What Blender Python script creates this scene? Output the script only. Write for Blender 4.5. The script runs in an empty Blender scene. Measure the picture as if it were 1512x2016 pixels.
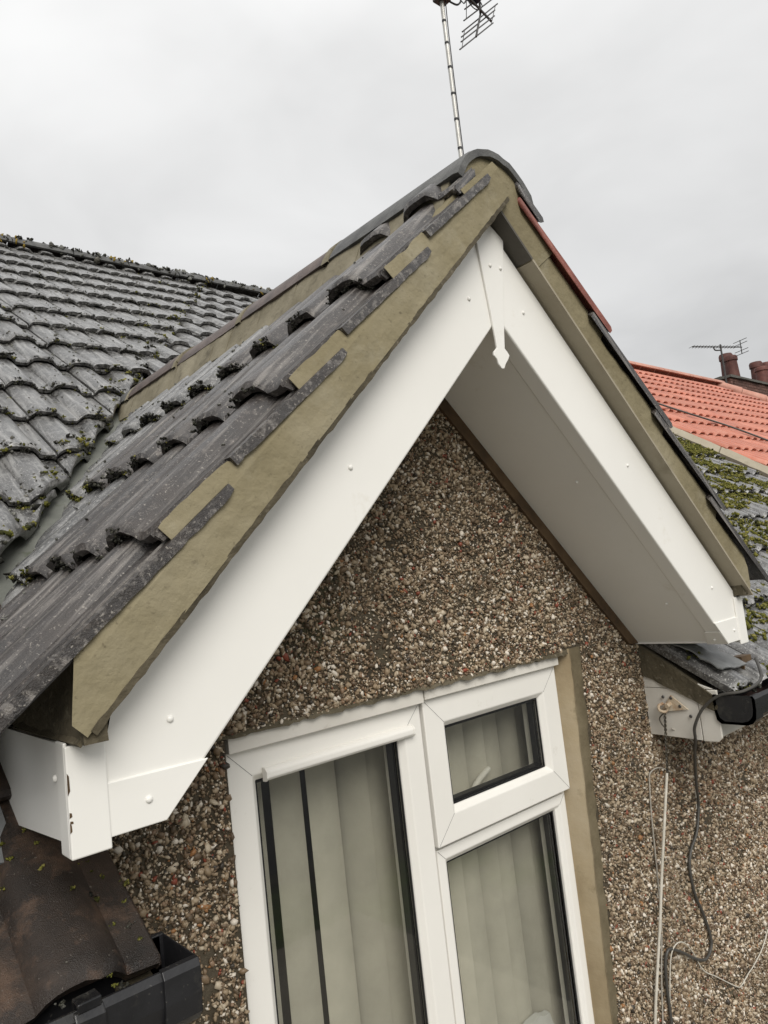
import bpy, bmesh, math, random
import numpy as np
from mathutils import Vector, Matrix, noise
random.seed(7); RNG = np.random.default_rng(11)
S = bpy.context.scene; COL = S.collection
ZO = 5.0                                   # eye height above the ground; builder coordinates have the eye at z = 0
R = math.radians
# ------------------------------------------------------------------ camera
YAW, PIT, ROL, FPX = R(41.235), R(5.601), R(-6.499), 1435.05
Fv = Vector((math.sin(YAW)*math.cos(PIT), math.cos(YAW)*math.cos(PIT), math.sin(PIT)))
r0 = Vector((math.cos(YAW), -math.sin(YAW), 0)); u0 = r0.cross(Fv)
Rv = math.cos(ROL)*r0 + math.sin(ROL)*u0; Uv = -math.sin(ROL)*r0 + math.cos(ROL)*u0
cam = bpy.data.objects.new('camera', bpy.data.cameras.new('camera')); COL.objects.link(cam)
cam.matrix_world = Matrix.Translation((0, 0, ZO)) @ Matrix((Rv, Uv, -Fv)).transposed().to_4x4()
cam.data.sensor_fit = 'VERTICAL'; cam.data.sensor_height = 36; cam.data.sensor_width = 27
cam.data.lens = FPX/2016*36; cam.data.clip_start = .02; cam.data.clip_end = 3000
S.camera = cam
def px(p):                                 # where a builder point falls in the 1512 x 2016 photograph
    p = Vector(p); d = p.dot(Fv)
    if d < .05: return (-9999, -9999)
    return (756+FPX*p.dot(Rv)/d, 1008-FPX*p.dot(Uv)/d)
# ------------------------------------------------------------------ sky, sun, exposure
W = bpy.data.worlds.new('World'); S.world = W; W.use_nodes = True
nt = W.node_tree; nt.nodes.clear()
def N(t, **k):
    n = nt.nodes.new(t)
    for a, b in k.items(): setattr(n, a, b)
    return n
SUN_EL, SUN_AZ = R(39), R(-155)            # azimuth measured from +y towards +x : behind the viewer, a little left
sky = N('ShaderNodeTexSky'); sky.sky_type = 'NISHITA'; sky.sun_disc = False
sky.sun_elevation = SUN_EL; sky.sun_rotation = SUN_AZ
bg1 = N('ShaderNodeBackground'); bg1.inputs[1].default_value = .07; nt.links.new(sky.outputs[0], bg1.inputs[0])
tc = N('ShaderNodeTexCoord'); sep = N('ShaderNodeSeparateXYZ'); nt.links.new(tc.outputs['Generated'], sep.inputs[0])
mx = N('ShaderNodeMath', operation='MAXIMUM'); nt.links.new(sep.outputs[2], mx.inputs[0]); mx.inputs[1].default_value = 0
g = N('ShaderNodeMath', operation='MULTIPLY_ADD'); nt.links.new(mx.outputs[0], g.inputs[0]); g.inputs[1].default_value = .46; g.inputs[2].default_value = .315
# flatten the direction onto a cloud deck so the clouds shrink towards the horizon
zz = N('ShaderNodeMath', operation='ADD'); nt.links.new(mx.outputs[0], zz.inputs[0]); zz.inputs[1].default_value = .22
dv = N('ShaderNodeVectorMath', operation='DIVIDE'); nt.links.new(tc.outputs['Generated'], dv.inputs[0])
cb = N('ShaderNodeCombineXYZ')
for i in range(3): nt.links.new(zz.outputs[0], cb.inputs[i])
nt.links.new(cb.outputs[0], dv.inputs[1])
nz = N('ShaderNodeTexNoise'); nz.inputs['Scale'].default_value = 2.3; nz.inputs['Detail'].default_value = 4; nz.inputs['Roughness'].default_value = .5; nz.inputs['Distortion'].default_value = .3
nt.links.new(dv.outputs[0], nz.inputs['Vector'])
mr = N('ShaderNodeMapRange'); nt.links.new(nz.outputs[0], mr.inputs[0])
mr.inputs[1].default_value = .25; mr.inputs[2].default_value = .75; mr.inputs[3].default_value = .88; mr.inputs[4].default_value = 1.13
mul = N('ShaderNodeMath', operation='MULTIPLY'); nt.links.new(g.outputs[0], mul.inputs[0]); nt.links.new(mr.outputs[0], mul.inputs[1])
ccol = N('ShaderNodeVectorMath', operation='SCALE'); ccol.inputs[0].default_value = (1.0, .998, .99); nt.links.new(mul.outputs[0], ccol.inputs['Scale'])
bg2 = N('ShaderNodeBackground'); nt.links.new(ccol.outputs[0], bg2.inputs[0]); bg2.inputs[1].default_value = 1.0
mixs = N('ShaderNodeMixShader'); mixs.inputs[0].default_value = .94
nt.links.new(bg1.outputs[0], mixs.inputs[1]); nt.links.new(bg2.outputs[0], mixs.inputs[2])
wo = N('ShaderNodeOutputWorld'); nt.links.new(mixs.outputs[0], wo.inputs[0])
sun = bpy.data.objects.new('sun', bpy.data.lights.new('sun', 'SUN')); COL.objects.link(sun)
sun.data.energy = 1.5; sun.data.angle = R(35); sun.data.color = (1, .965, .905)
sd = Vector((math.sin(SUN_AZ)*math.cos(SUN_EL), math.cos(SUN_AZ)*math.cos(SUN_EL), math.sin(SUN_EL)))
sun.rotation_euler = sd.to_track_quat('Z', 'Y').to_euler(); sun.location = (0, -3, 30)
S.view_settings.view_transform = 'Standard'; S.view_settings.look = 'None'; S.view_settings.gamma = 1
S.view_settings.exposure = .66; S.view_settings.use_curve_mapping = False
S.render.engine = 'CYCLES'; S.cycles.max_bounces = 8; S.cycles.transparent_max_bounces = 12
# ------------------------------------------------------------------ materials
MATS = {}
def material(name, stops, scale=8, rough=.6, bump=0, bscale=60, rnd=0, rnd_mode='object', spec=.5, detail=6, bdist=.004, rr=None, coat=0, mottle=None, metal=0, speck=None, sheen_streak=None):
    """stops: colours spread over a noise; rnd: brightness spread per object or per loose piece; mottle: (colour, scale, lo, hi) patches"""
    m = bpy.data.materials.new(name); m.use_nodes = True; t = m.node_tree; b = t.nodes['Principled BSDF']; L = t.links.new
    co = t.nodes.new('ShaderNodeTexCoord')
    vec = co.outputs['Object']
    oi = None
    if rnd and rnd_mode == 'object':
        oi = t.nodes.new('ShaderNodeObjectInfo')
        ad = t.nodes.new('ShaderNodeVectorMath'); ad.operation = 'MULTIPLY_ADD'
        cx = t.nodes.new('ShaderNodeCombineXYZ')
        for i in range(3): L(oi.outputs['Random'], cx.inputs[i])
        L(cx.outputs[0], ad.inputs[0]); ad.inputs[1].default_value = (37, 19, 53); L(vec, ad.inputs[2]); vec = ad.outputs[0]
    n = t.nodes.new('ShaderNodeTexNoise'); n.inputs['Scale'].default_value = scale; n.inputs['Detail'].default_value = detail; n.inputs['Roughness'].default_value = .62
    L(vec, n.inputs['Vector'])
    cr = t.nodes.new('ShaderNodeValToRGB'); L(n.outputs[0], cr.inputs[0])
    while len(cr.color_ramp.elements) < len(stops): cr.color_ramp.elements.new(.5)
    for i, (e, c) in enumerate(zip(cr.color_ramp.elements, stops)):
        e.position = .3+.4*i/max(1, len(stops)-1); e.color = (*c, 1)
    out = cr.outputs[0]
    if rnd:
        src = oi.outputs['Random'] if oi else t.nodes.new('ShaderNodeNewGeometry').outputs['Random Per Island']
        hs = t.nodes.new('ShaderNodeHueSaturation'); L(out, hs.inputs['Color'])
        ma = t.nodes.new('ShaderNodeMath'); ma.operation = 'MULTIPLY_ADD'; L(src, ma.inputs[0]); ma.inputs[1].default_value = 2*rnd; ma.inputs[2].default_value = 1-rnd
        L(ma.outputs[0], hs.inputs['Value']); out = hs.outputs[0]
    if mottle:
        mc, ms, lo, hi = mottle
        n3 = t.nodes.new('ShaderNodeTexNoise'); n3.inputs['Scale'].default_value = ms; n3.inputs['Detail'].default_value = 8; n3.inputs['Roughness'].default_value = .7
        L(vec, n3.inputs['Vector'])
        mp = t.nodes.new('ShaderNodeMapRange'); L(n3.outputs[0], mp.inputs[0]); mp.inputs[1].default_value = lo; mp.inputs[2].default_value = hi
        mi = t.nodes.new('ShaderNodeMix'); mi.data_type = 'RGBA'; L(mp.outputs[0], mi.inputs[0]); L(out, mi.inputs[6]); mi.inputs[7].default_value = (*mc, 1); out = mi.outputs[2]
    if sheen_streak:  # wet sheen painted into the colour as pale streaks down the tile
        kc, lo, hi = sheen_streak
        mpg = t.nodes.new('ShaderNodeMapping'); mpg.inputs['Scale'].default_value = (62, 2.0, 62); L(vec, mpg.inputs['Vector'])
        n5 = t.nodes.new('ShaderNodeTexNoise'); n5.inputs['Scale'].default_value = 1; n5.inputs['Detail'].default_value = 5; n5.inputs['Roughness'].default_value = .65; L(mpg.outputs[0], n5.inputs['Vector'])
        mp5 = t.nodes.new('ShaderNodeMapRange'); L(n5.outputs[0], mp5.inputs[0]); mp5.inputs[1].default_value = lo; mp5.inputs[2].default_value = hi; mp5.inputs[4].default_value = .9
        mi5 = t.nodes.new('ShaderNodeMix'); mi5.data_type = 'RGBA'; L(mp5.outputs[0], mi5.inputs[0]); L(out, mi5.inputs[6]); mi5.inputs[7].default_value = (*kc, 1); out = mi5.outputs[2]
    if speck:
        sc_, ss_, lo, hi = speck
        n4 = t.nodes.new('ShaderNodeTexNoise'); n4.inputs['Scale'].default_value = ss_; n4.inputs['Detail'].default_value = 3; n4.inputs['Roughness'].default_value = .6
        L(vec, n4.inputs['Vector'])
        mp4 = t.nodes.new('ShaderNodeMapRange'); L(n4.outputs[0], mp4.inputs[0]); mp4.inputs[1].default_value = lo; mp4.inputs[2].default_value = hi
        mi4 = t.nodes.new('ShaderNodeMix'); mi4.data_type = 'RGBA'; L(mp4.outputs[0], mi4.inputs[0]); L(out, mi4.inputs[6]); mi4.inputs[7].default_value = (*sc_, 1); out = mi4.outputs[2]
    L(out, b.inputs['Base Color'])
    b.inputs['Roughness'].default_value = rough; b.inputs['Specular IOR Level'].default_value = spec; b.inputs['Metallic'].default_value = metal
    if coat: b.inputs['Coat Weight'].default_value = coat; b.inputs['Coat Roughness'].default_value = .34; b.inputs['Coat IOR'].default_value = 1.75
    if rr:
        mp2 = t.nodes.new('ShaderNodeMapRange'); L(n.outputs[0], mp2.inputs[0]); mp2.inputs[1].default_value = .3; mp2.inputs[2].default_value = .7
        mp2.inputs[3].default_value, mp2.inputs[4].default_value = rr; L(mp2.outputs[0], b.inputs['Roughness'])
    if bump:
        n2 = t.nodes.new('ShaderNodeTexNoise'); n2.inputs['Scale'].default_value = bscale; n2.inputs['Detail'].default_value = 6; n2.inputs['Roughness'].default_value = .6
        L(vec, n2.inputs['Vector'])
        bp = t.nodes.new('ShaderNodeBump'); bp.inputs['Strength'].default_value = bump; bp.inputs['Distance'].default_value = bdist; L(n2.outputs[0], bp.inputs['Height']); L(bp.outputs[0], b.inputs['Normal'])
    MATS[name] = m
    return m
upvc = material('white_plastic', [(.815, .80, .755), (.86, .845, .80)], 2.5, .32, .06, 9, bdist=.003, rr=(.28, .42), mottle=((.66, .62, .53), 5, .62, .80))
upvc_old = material('weathered_plastic', [(.62, .59, .53), (.74, .71, .65)], 6, .45, .08, 30, mottle=((.40, .36, .29), 9, .60, .78))
frame_m = material('window_plastic', [(.80, .78, .73), (.84, .82, .77)], 4, .3, .03, 20, mottle=((.62, .59, .52), 14, .64, .80))
tile_main = material('weathered_tile', [(.010, .009, .008), (.026, .024, .022), (.070, .066, .062)], 11, .4, .9, 420, rnd=.3, rr=(.28, .55), bdist=.0025, mottle=((.20, .197, .188), 40, .52, .66), spec=.8, speck=((.40, .395, .375), 190, .58, .68), coat=.65, sheen_streak=((.25, .245, .235), .50, .64))
tile_front = material('brown_tile', [(.010, .007, .006), (.022, .016, .013), (.044, .034, .028)], 15, .5, .9, 420, rnd=.18, rr=(.32, .6), bdist=.0025, mottle=((.12, .102, .088), 48, .55, .70), spec=.6, speck=((.27, .245, .215), 210, .60, .70), sheen_streak=((.20, .182, .165), .52, .66), coat=.35)
tile_wet = material('wet_tile', [(.010, .007, .005), (.030, .020, .014), (.075, .048, .032)], 9, .4, .8, 600, rnd=.2, rr=(.28, .6), bdist=.0022, mottle=((.10, .060, .038), 17, .52, .70), speck=((.20, .18, .15), 210, .67, .76))
tile_red = material('red_tile', [(.37, .110, .063), (.46, .155, .096), (.52, .22, .15)], 5, .42, .2, 90, rnd=.13, rr=(.36, .55))
tile_redv = material('red_verge_tile', [(.13, .035, .025), (.22, .07, .05), (.30, .11, .08)], 22, .6, .5, 120, rnd=.1)
ridge_red = material('red_ridge_tile', [(.36, .16, .11), (.46, .22, .16), (.5, .28, .21)], 8, .6, .2, 80, rnd=.12)
ridge_brown = material('brown_ridge_tile', [(.05, .038, .034), (.10, .072, .062), (.15, .115, .10)], 15, .55, .4, 120, rnd=.2, mottle=((.22, .19, .16), 40, .62, .74))
ridge_grey = material('grey_ridge_tile', [(.045, .045, .045), (.085, .085, .082), (.12, .12, .115)], 20, .6, .5, 150, rnd=.1, mottle=((.2, .2, .19), 60, .6, .72))
mortar = material('olive_mortar', [(.172, .143, .078), (.235, .20, .118), (.285, .248, .162)], 3.5, .85, .8, 55, bdist=.004, mottle=((.32, .288, .205), 6, .55, .78), speck=((.15, .125, .075), 90, .62, .78))
mortar_dk = material('dark_mortar', [(.045, .036, .02), (.085, .070, .042), (.13, .108, .07)], 9, .85, .9, 60, bdist=.006, speck=((.20, .175, .125), 70, .60, .75))  # darker mortar tone, also carrying the shade on the bed's end
mortar_lt = material('pale_bedding_mortar', [(.13, .112, .07), (.20, .175, .118), (.27, .24, .17)], 7, .85, .7, 50, bdist=.005, mottle=((.075, .064, .04), 12, .55, .72))
under_m = material('undercloak_board', [(.30, .26, .19), (.38, .34, .26)], 5, .8, .3, 40, mottle=((.22, .19, .13), 7, .58, .75))
under_dk = material('shaded_bare_undercloak', [(.075, .068, .055), (.11, .10, .085)], 6, .85, .2, 60)  # uncovered board, with its shadowed tone mixed into the colour
render_m = material('render_mortar', [(.040, .031, .018), (.070, .055, .034), (.10, .082, .055)], 9, .9, .9, 90, bdist=.006, mottle=((.05, .05, .02), 3.5, .55, .75))
reveal_m = material('smooth_reveal_mortar', [(.27, .205, .12), (.35, .28, .175), (.40, .33, .225)], 5, .85, .35, 60, mottle=((.15, .12, .06), 6, .60, .74))
reveal_dk = material('olive_margin_mortar', [(.085, .066, .034), (.14, .112, .065), (.19, .155, .095)], 10, .9, .7, 80)
wood_m = material('brown_timber', [(.045, .026, .012), (.085, .05, .022), (.12, .075, .035)], 14, .7, .3, 40)
felt_m = material('roof_felt', [(.02, .012, .010), (.055, .025, .018)], 12, .8, .3, 50)
lead_m = material('grey_lead', [(.10, .105, .105), (.16, .165, .165), (.23, .235, .235)], 9, .5, .4, 30, spec=.6, mottle=((.33, .34, .34), 14, .6, .75))
valley_m = material('valley_lead', [(.085, .09, .075), (.14, .145, .125), (.19, .195, .17)], 6, .55, .4, 30, mottle=((.05, .06, .025), 10, .58, .72))
black_m = material('black_plastic', [(.008, .008, .009), (.016, .016, .018)], 10, .32, .15, 60, rr=(.2, .55), mottle=((.055, .052, .044), 14, .54, .76), speck=((.11, .105, .09), 120, .66, .76))
gasket_m = material('black_gasket', [(.006, .006, .007), (.010, .010, .011)], 10, .4)
steel_m = material('galvanised_steel', [(.42, .41, .38), (.56, .55, .52)], 12, .42, .1, 60, metal=.35)
darkmetal = material('dark_metal', [(.035, .033, .032), (.07, .066, .062)], 12, .45, .1, 60)
tape_m = material('black_tape', [(.012, .012, .013), (.02, .02, .02)], 12, .6)
bluebox_m = material('navy_plastic', [(.02, .026, .055), (.03, .04, .08)], 12, .5)
rust_m = material('rusty_cream_paint', [(.30, .15, .07), (.52, .42, .30), (.62, .56, .45)], 45, .7, .4, 120)
wire_m = material('twisted_wire', [(.03, .026, .02), (.10, .085, .06)], 60, .5)
cordw_m = material('white_cord', [(.48, .45, .38), (.66, .62, .54)], 20, .6)
cordg_m = material('grey_cable', [(.045, .043, .038), (.075, .07, .062)], 14, .45)
cordt_m = material('thin_grey_wire', [(.30, .28, .24), (.42, .39, .34)], 14, .5)
brick_m = material('brown_brick', [(.075, .036, .028), (.115, .056, .042), (.15, .082, .064)], 6, .85, .4, 60, rnd=.25)
pot_m = material('terracotta_pot', [(.06, .022, .017), (.11, .036, .027), (.15, .058, .042)], 6, .7, .3, 50, rnd=.15)
slat_m = material('blind_fabric', [(.56, .54, .475), (.66, .635, .56)], 14, .8, .25, 40, rnd=.24)
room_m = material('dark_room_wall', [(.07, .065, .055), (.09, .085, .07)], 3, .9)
paper_m = material('white_cloth', [(.62, .63, .62), (.72, .73, .72)], 5, .7, .2, 20)
ground_m = material('ground_surface', [(.035, .033, .029), (.058, .055, .049), (.085, .08, .07)], .6, .9, .3, 6, mottle=((.06, .085, .03), .25, .5, .6))
wallplain = material('far_render', [(.20, .17, .13), (.28, .24, .19)], 40, .9, .5, 120)
# pebbles: a colour for each loose stone
def pebble_material():
    m = bpy.data.materials.new('pebble_stones'); m.use_nodes = True; t = m.node_tree; b = t.nodes['Principled BSDF']; L = t.links.new
    ge = t.nodes.new('ShaderNodeNewGeometry'); cr = t.nodes.new('ShaderNodeValToRGB'); cr.color_ramp.interpolation = 'CONSTANT'
    L(ge.outputs['Random Per Island'], cr.inputs[0])
    cs = [(0, (.095, .064, .037)), (.13, (.20, .138, .083)), (.28, (.31, .23, .145)), (.44, (.42, .33, .225)), (.59, (.55, .465, .345)), (.70, (.74, .67, .57)), (.80, (.145, .098, .06)), (.88, (.27, .175, .108)), (.935, (.035, .028, .022)), (.970, (.26, .06, .032)), (.987, (.34, .16, .06))]
    while len(cr.color_ramp.elements) < len(cs): cr.color_ramp.elements.new(.5)
    for e, (p, c) in zip(cr.color_ramp.elements, cs): e.position = p; e.color = (*c, 1)
    tcn = t.nodes.new('ShaderNodeTexCoord'); n = t.nodes.new('ShaderNodeTexNoise'); n.inputs['Scale'].default_value = 5; n.inputs['Detail'].default_value = 6; L(tcn.outputs['Object'], n.inputs['Vector'])
    mp = t.nodes.new('ShaderNodeMapRange'); L(n.outputs[0], mp.inputs[0]); mp.inputs[1].default_value = .35; mp.inputs[2].default_value = .7; mp.inputs[3].default_value = 0; mp.inputs[4].default_value = .34
    mi = t.nodes.new('ShaderNodeMix'); mi.data_type = 'RGBA'; L(mp.outputs[0], mi.inputs[0]); L(cr.outputs[0], mi.inputs[6]); mi.inputs[7].default_value = (.10, .082, .05, 1)
    L(mi.outputs[2], b.inputs['Base Color']); b.inputs['Roughness'].default_value = .5
    return m
pebble_m = pebble_material()
def moss_material(name, cs):
    m = bpy.data.materials.new(name); m.use_nodes = True; t = m.node_tree; b = t.nodes['Principled BSDF']; L = t.links.new
    ge = t.nodes.new('ShaderNodeNewGeometry'); cr = t.nodes.new('ShaderNodeValToRGB'); L(ge.outputs['Random Per Island'], cr.inputs[0])
    while len(cr.color_ramp.elements) < len(cs): cr.color_ramp.elements.new(.5)
    for i, (e, c) in enumerate(zip(cr.color_ramp.elements, cs)): e.position = i/(len(cs)-1); e.color = (*c, 1)
    tcn = t.nodes.new('ShaderNodeTexCoord'); n = t.nodes.new('ShaderNodeTexNoise'); n.inputs['Scale'].default_value = 220; n.inputs['Detail'].default_value = 4; L(tcn.outputs['Object'], n.inputs['Vector'])
    hs = t.nodes.new('ShaderNodeHueSaturation'); L(cr.outputs[0], hs.inputs['Color'])
    ma = t.nodes.new('ShaderNodeMath'); ma.operation = 'MULTIPLY_ADD'; L(n.outputs[0], ma.inputs[0]); ma.inputs[1].default_value = 2.2; ma.inputs[2].default_value = -.1; L(ma.outputs[0], hs.inputs['Value'])
    L(hs.outputs[0], b.inputs['Base Color']); b.inputs['Roughness'].default_value = .9; b.inputs['Specular IOR Level'].default_value = .2
    bp = t.nodes.new('ShaderNodeBump'); bp.inputs['Strength'].default_value = .9; bp.inputs['Distance'].default_value = .006; L(n.outputs[0], bp.inputs['Height']); L(bp.outputs[0], b.inputs['Normal'])
    return m
moss_green = moss_material('green_moss', [(.034, .036, .011), (.09, .092, .018), (.16, .155, .03), (.25, .22, .07)])
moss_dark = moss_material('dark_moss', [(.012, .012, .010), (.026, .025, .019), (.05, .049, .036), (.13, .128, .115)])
lichen_m = moss_material('grey_lichen', [(.08, .08, .07), (.14, .14, .125), (.20, .20, .18), (.12, .11, .09)])
lichen_y = moss_material('yellow_lichen', [(.22, .15, .02), (.30, .21, .04), (.20, .17, .06)])
def glass_material():
    m = bpy.data.materials.new('window_glass'); m.use_nodes = True; t = m.node_tree; t.nodes.clear(); L = t.links.new
    o = t.nodes.new('ShaderNodeOutputMaterial'); gl = t.nodes.new('ShaderNodeBsdfGlossy'); gl.inputs['Roughness'].default_value = .012
    tr = t.nodes.new('ShaderNodeBsdfTransparent'); tr.inputs[0].default_value = (.90, .90, .875, 1)
    fr = t.nodes.new('ShaderNodeFresnel'); ge = t.nodes.new('ShaderNodeNewGeometry')
    io = t.nodes.new('ShaderNodeMapRange'); L(ge.outputs['Backfacing'], io.inputs[0]); io.inputs[3].default_value = 1.8; io.inputs[4].default_value = 1/1.8; L(io.outputs[0], fr.inputs[0])   # same reflectance on both faces of the pane
    mi = t.nodes.new('ShaderNodeMixShader'); L(fr.outputs[0], mi.inputs[0]); L(tr.outputs[0], mi.inputs[1]); L(gl.outputs[0], mi.inputs[2]); L(mi.outputs[0], o.inputs[0])
    return m
glass_m = glass_material()
# ------------------------------------------------------------------ builders
class MB:
    def __init__(s): s.v = []; s.f = []
    def add(s, vs, fs):
        o = len(s.v); s.v += [tuple(p) for p in vs]; s.f += [tuple(i+o for i in f) for f in fs]; return s
    def box(s, a, b):
        (x0, y0, z0), (x1, y1, z1) = a, b
        return s.add([(x0, y0, z0), (x1, y0, z0), (x1, y1, z0), (x0, y1, z0), (x0, y0, z1), (x1, y0, z1), (x1, y1, z1), (x0, y1, z1)],
                     [(0, 3, 2, 1), (4, 5, 6, 7), (0, 1, 5, 4), (1, 2, 6, 5), (2, 3, 7, 6), (3, 0, 4, 7)])
    def prism(s, poly, d):                 # poly: 3D points of one face, d: extrusion vector
        n = len(poly); d = Vector(d); a = [Vector(p) for p in poly]
        return s.add(a+[p+d for p in a], [tuple(range(n))[::-1], tuple(range(n, 2*n))]+[(i, (i+1) % n, n+(i+1) % n, n+i) for i in range(n)])
    def xz(s, poly, y0, y1): return s.prism([(x, y0, z) for x, z in poly], (0, y1-y0, 0))
    def yz(s, poly, x0, x1): return s.prism([(x0, y, z) for y, z in poly], (x1-x0, 0, 0))
    def tube(s, path, r, n=8, cap=True):
        P = [Vector(p) for p in path]; rs = r if isinstance(r, (list, tuple)) else [r]*len(P); vs = []; prev = None
        for i, p in enumerate(P):
            t = (P[min(i+1, len(P)-1)]-P[max(i-1, 0)]).normalized()
            if prev is None: a = t.cross(Vector((0, 0, 1)) if abs(t.z) < .9 else Vector((1, 0, 0))).normalized()
            else: a = (prev-t*prev.dot(t)).normalized()
            prev = a; b = t.cross(a)
            vs += [p+rs[i]*(math.cos(2*math.pi*k/n)*a+math.sin(2*math.pi*k/n)*b) for k in range(n)]
        fs = [(i*n+k, i*n+(k+1) % n, (i+1)*n+(k+1) % n, (i+1)*n+k) for i in range(len(P)-1) for k in range(n)]
        if cap: fs += [tuple(range(n))[::-1], tuple(range((len(P)-1)*n, len(P)*n))]
        return s.add(vs, fs)
    def dome(s, c, axis, r, h, n=10):
        axis = Vector(axis).normalized(); a = axis.orthogonal().normalized(); b = axis.cross(a); c = Vector(c); vs = []
        for k, (rr, hh) in enumerate(((1, 0), (.86, .55), (.5, .9))):
            vs += [c+axis*h*hh+r*rr*(math.cos(2*math.pi*i/n)*a+math.sin(2*math.pi*i/n)*b) for i in range(n)]
        vs.append(c+axis*h); fs = []
        for k in range(2): fs += [(k*n+i, k*n+(i+1) % n, (k+1)*n+(i+1) % n, (k+1)*n+i) for i in range(n)]
        fs += [(2*n+i, 2*n+(i+1) % n, 3*n) for i in range(n)]
        return s.add(vs, fs)
    def mesh(s, name, smooth=False, normals=True):
        me = bpy.data.meshes.new(name); me.from_pydata(s.v, [], s.f); 
        if normals:
            bm = bmesh.new(); bm.from_mesh(me); bmesh.ops.recalc_face_normals(bm, faces=bm.faces); bm.to_mesh(me); bm.free()
        if smooth: me.polygons.foreach_set('use_smooth', [True]*len(me.polygons)); me.set_sharp_from_angle(angle=R(42))
        return me
BASE = {}
def link(name, me, mat, parent=None, smooth=None, bevel=0, kind=None, label=None):
    """a mesh in builder coordinates, as a child (parent given) or as a top-level object"""
    o = bpy.data.objects.new(name, me); COL.objects.link(o)
    if mat and not me.materials: me.materials.append(mat)
    if parent is not None:
        o.parent = parent
        if parent.name in BASE: b = BASE[parent.name]; o.location = (-b[0], -b[1], -b[2])
    else: o.location.z = ZO
    if bevel:
        md = o.modifiers.new('bevel', 'BEVEL'); md.width = bevel; md.segments = 2; md.limit_method = 'ANGLE'; md.angle_limit = R(35); md.harden_normals = False
    if smooth:
        md = o.modifiers.new('smooth', 'NODES') if False else None
    if kind: o['kind'] = kind
    if label: o['label'] = label
    return o
def thing(name, base, label, cat, group=None):
    o = bpy.data.objects.new(name, None); COL.objects.link(o); o.location = (base[0], base[1], base[2]+ZO); o.empty_display_size = .1
    o['label'] = label; o['category'] = cat; BASE[o.name] = base
    if group: o['group'] = group
    return o
def solo(name, mb, mat, base, label, cat, group=None, smooth=False):  # a thing that is one mesh, origin at its base
    mb.v = [(x-base[0], y-base[1], z-base[2]) for x, y, z in mb.v]
    o = bpy.data.objects.new(name, mb.mesh(name, smooth)); COL.objects.link(o); o.data.materials.append(mat)
    o.location = (base[0], base[1], base[2]+ZO); o['label'] = label; o['category'] = cat
    if group: o['group'] = group
    return o
def spline(pts, n=8):                      # Catmull-Rom
    P = [Vector(p) for p in pts]; P = [2*P[0]-P[1]]+P+[2*P[-1]-P[-2]]; out = []
    for i in range(1, len(P)-2):
        for k in range(n):
            t = k/n; a, b, c, d = P[i-1:i+3]
            out.append(.5*((2*b)+(c-a)*t+(2*a-5*b+4*c-d)*t*t+(3*b-a-3*c+d)*t**3))
    out.append(P[-2]); return out
def wobble(mb, amp, freq, axis=None, seed=0):
    out = []
    for p in mb.v:
        q = Vector(p)*freq+Vector((seed*7.1, seed*3.3, seed)); n = noise.noise_vector(q)
        out.append(tuple(Vector(p)+amp*(n if axis is None else Vector(axis)*n.x)))
    mb.v = out; return mb
def gridface(mb, corners, nu, nv, d, amp, freq, seed=0, edge=0):
    """a rough slab: corners a,b,c,d of the front face, displaced along -d by noise, closed towards d"""
    a, b, c, e = [Vector(q) for q in corners]; d = Vector(d); dn = d.normalized(); vs = []; fs = []
    for j in range(nv+1):
        for i in range(nu+1):
            u, v = i/nu, j/nv; p = (a*(1-u)+b*u)*(1-v)+(e*(1-u)+c*u)*v
            w = noise.noise(p*freq+Vector((seed, 0, 0)))+.5*noise.noise(p*freq*2.7+Vector((0, seed, 0)))
            q = p+dn*amp*w
            if edge and j in (0, nv): q += (e-a).normalized()*edge*noise.noise(p*freq*4+Vector((0, 0, seed)))
            vs.append(q)
    w = nu+1
    fs += [(j*w+i, j*w+i+1, (j+1)*w+i+1, (j+1)*w+i) for j in range(nv) for i in range(nu)]
    o = len(vs); ring = [i for i in range(w)]+[j*w+nu for j in range(1, nv+1)]+[nv*w+i for i in range(nu-1, -1, -1)]+[j*w for j in range(nv-1, 0, -1)]
    vs += [vs[i]+d for i in ring]; n = len(ring)
    fs += [(ring[i], o+i, o+(i+1) % n, ring[(i+1) % n]) for i in range(n)]+[tuple(range(o, o+n))]
    return mb.add(vs, fs)
# icosahedron blobs in bulk (pebbles, moss, lichen)
_t = (1+5**.5)/2
ICO_V = np.array([(-1, _t, 0), (1, _t, 0), (-1, -_t, 0), (1, -_t, 0), (0, -1, _t), (0, 1, _t), (0, -1, -_t), (0, 1, -_t), (_t, 0, -1), (_t, 0, 1), (-_t, 0, -1), (-_t, 0, 1)], float)/math.hypot(1, _t)
ICO_F = np.array([(0, 11, 5), (0, 5, 1), (0, 1, 7), (0, 7, 10), (0, 10, 11), (1, 5, 9), (5, 11, 4), (11, 10, 2), (10, 7, 6), (7, 1, 8), (3, 9, 4), (3, 4, 2), (3, 2, 6), (3, 6, 8), (3, 8, 9), (4, 9, 5), (2, 4, 11), (6, 2, 10), (8, 6, 7), (9, 8, 1)])
OCT_V = np.array([(1, 0, 0), (-1, 0, 0), (0, 1, 0), (0, -1, 0), (0, 0, 1), (0, 0, -1)], float)*1.12
OCT_F = np.array([(0, 2, 4), (2, 1, 4), (1, 3, 4), (3, 0, 4), (2, 0, 5), (1, 2, 5), (3, 1, 5), (0, 3, 5)])
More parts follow.
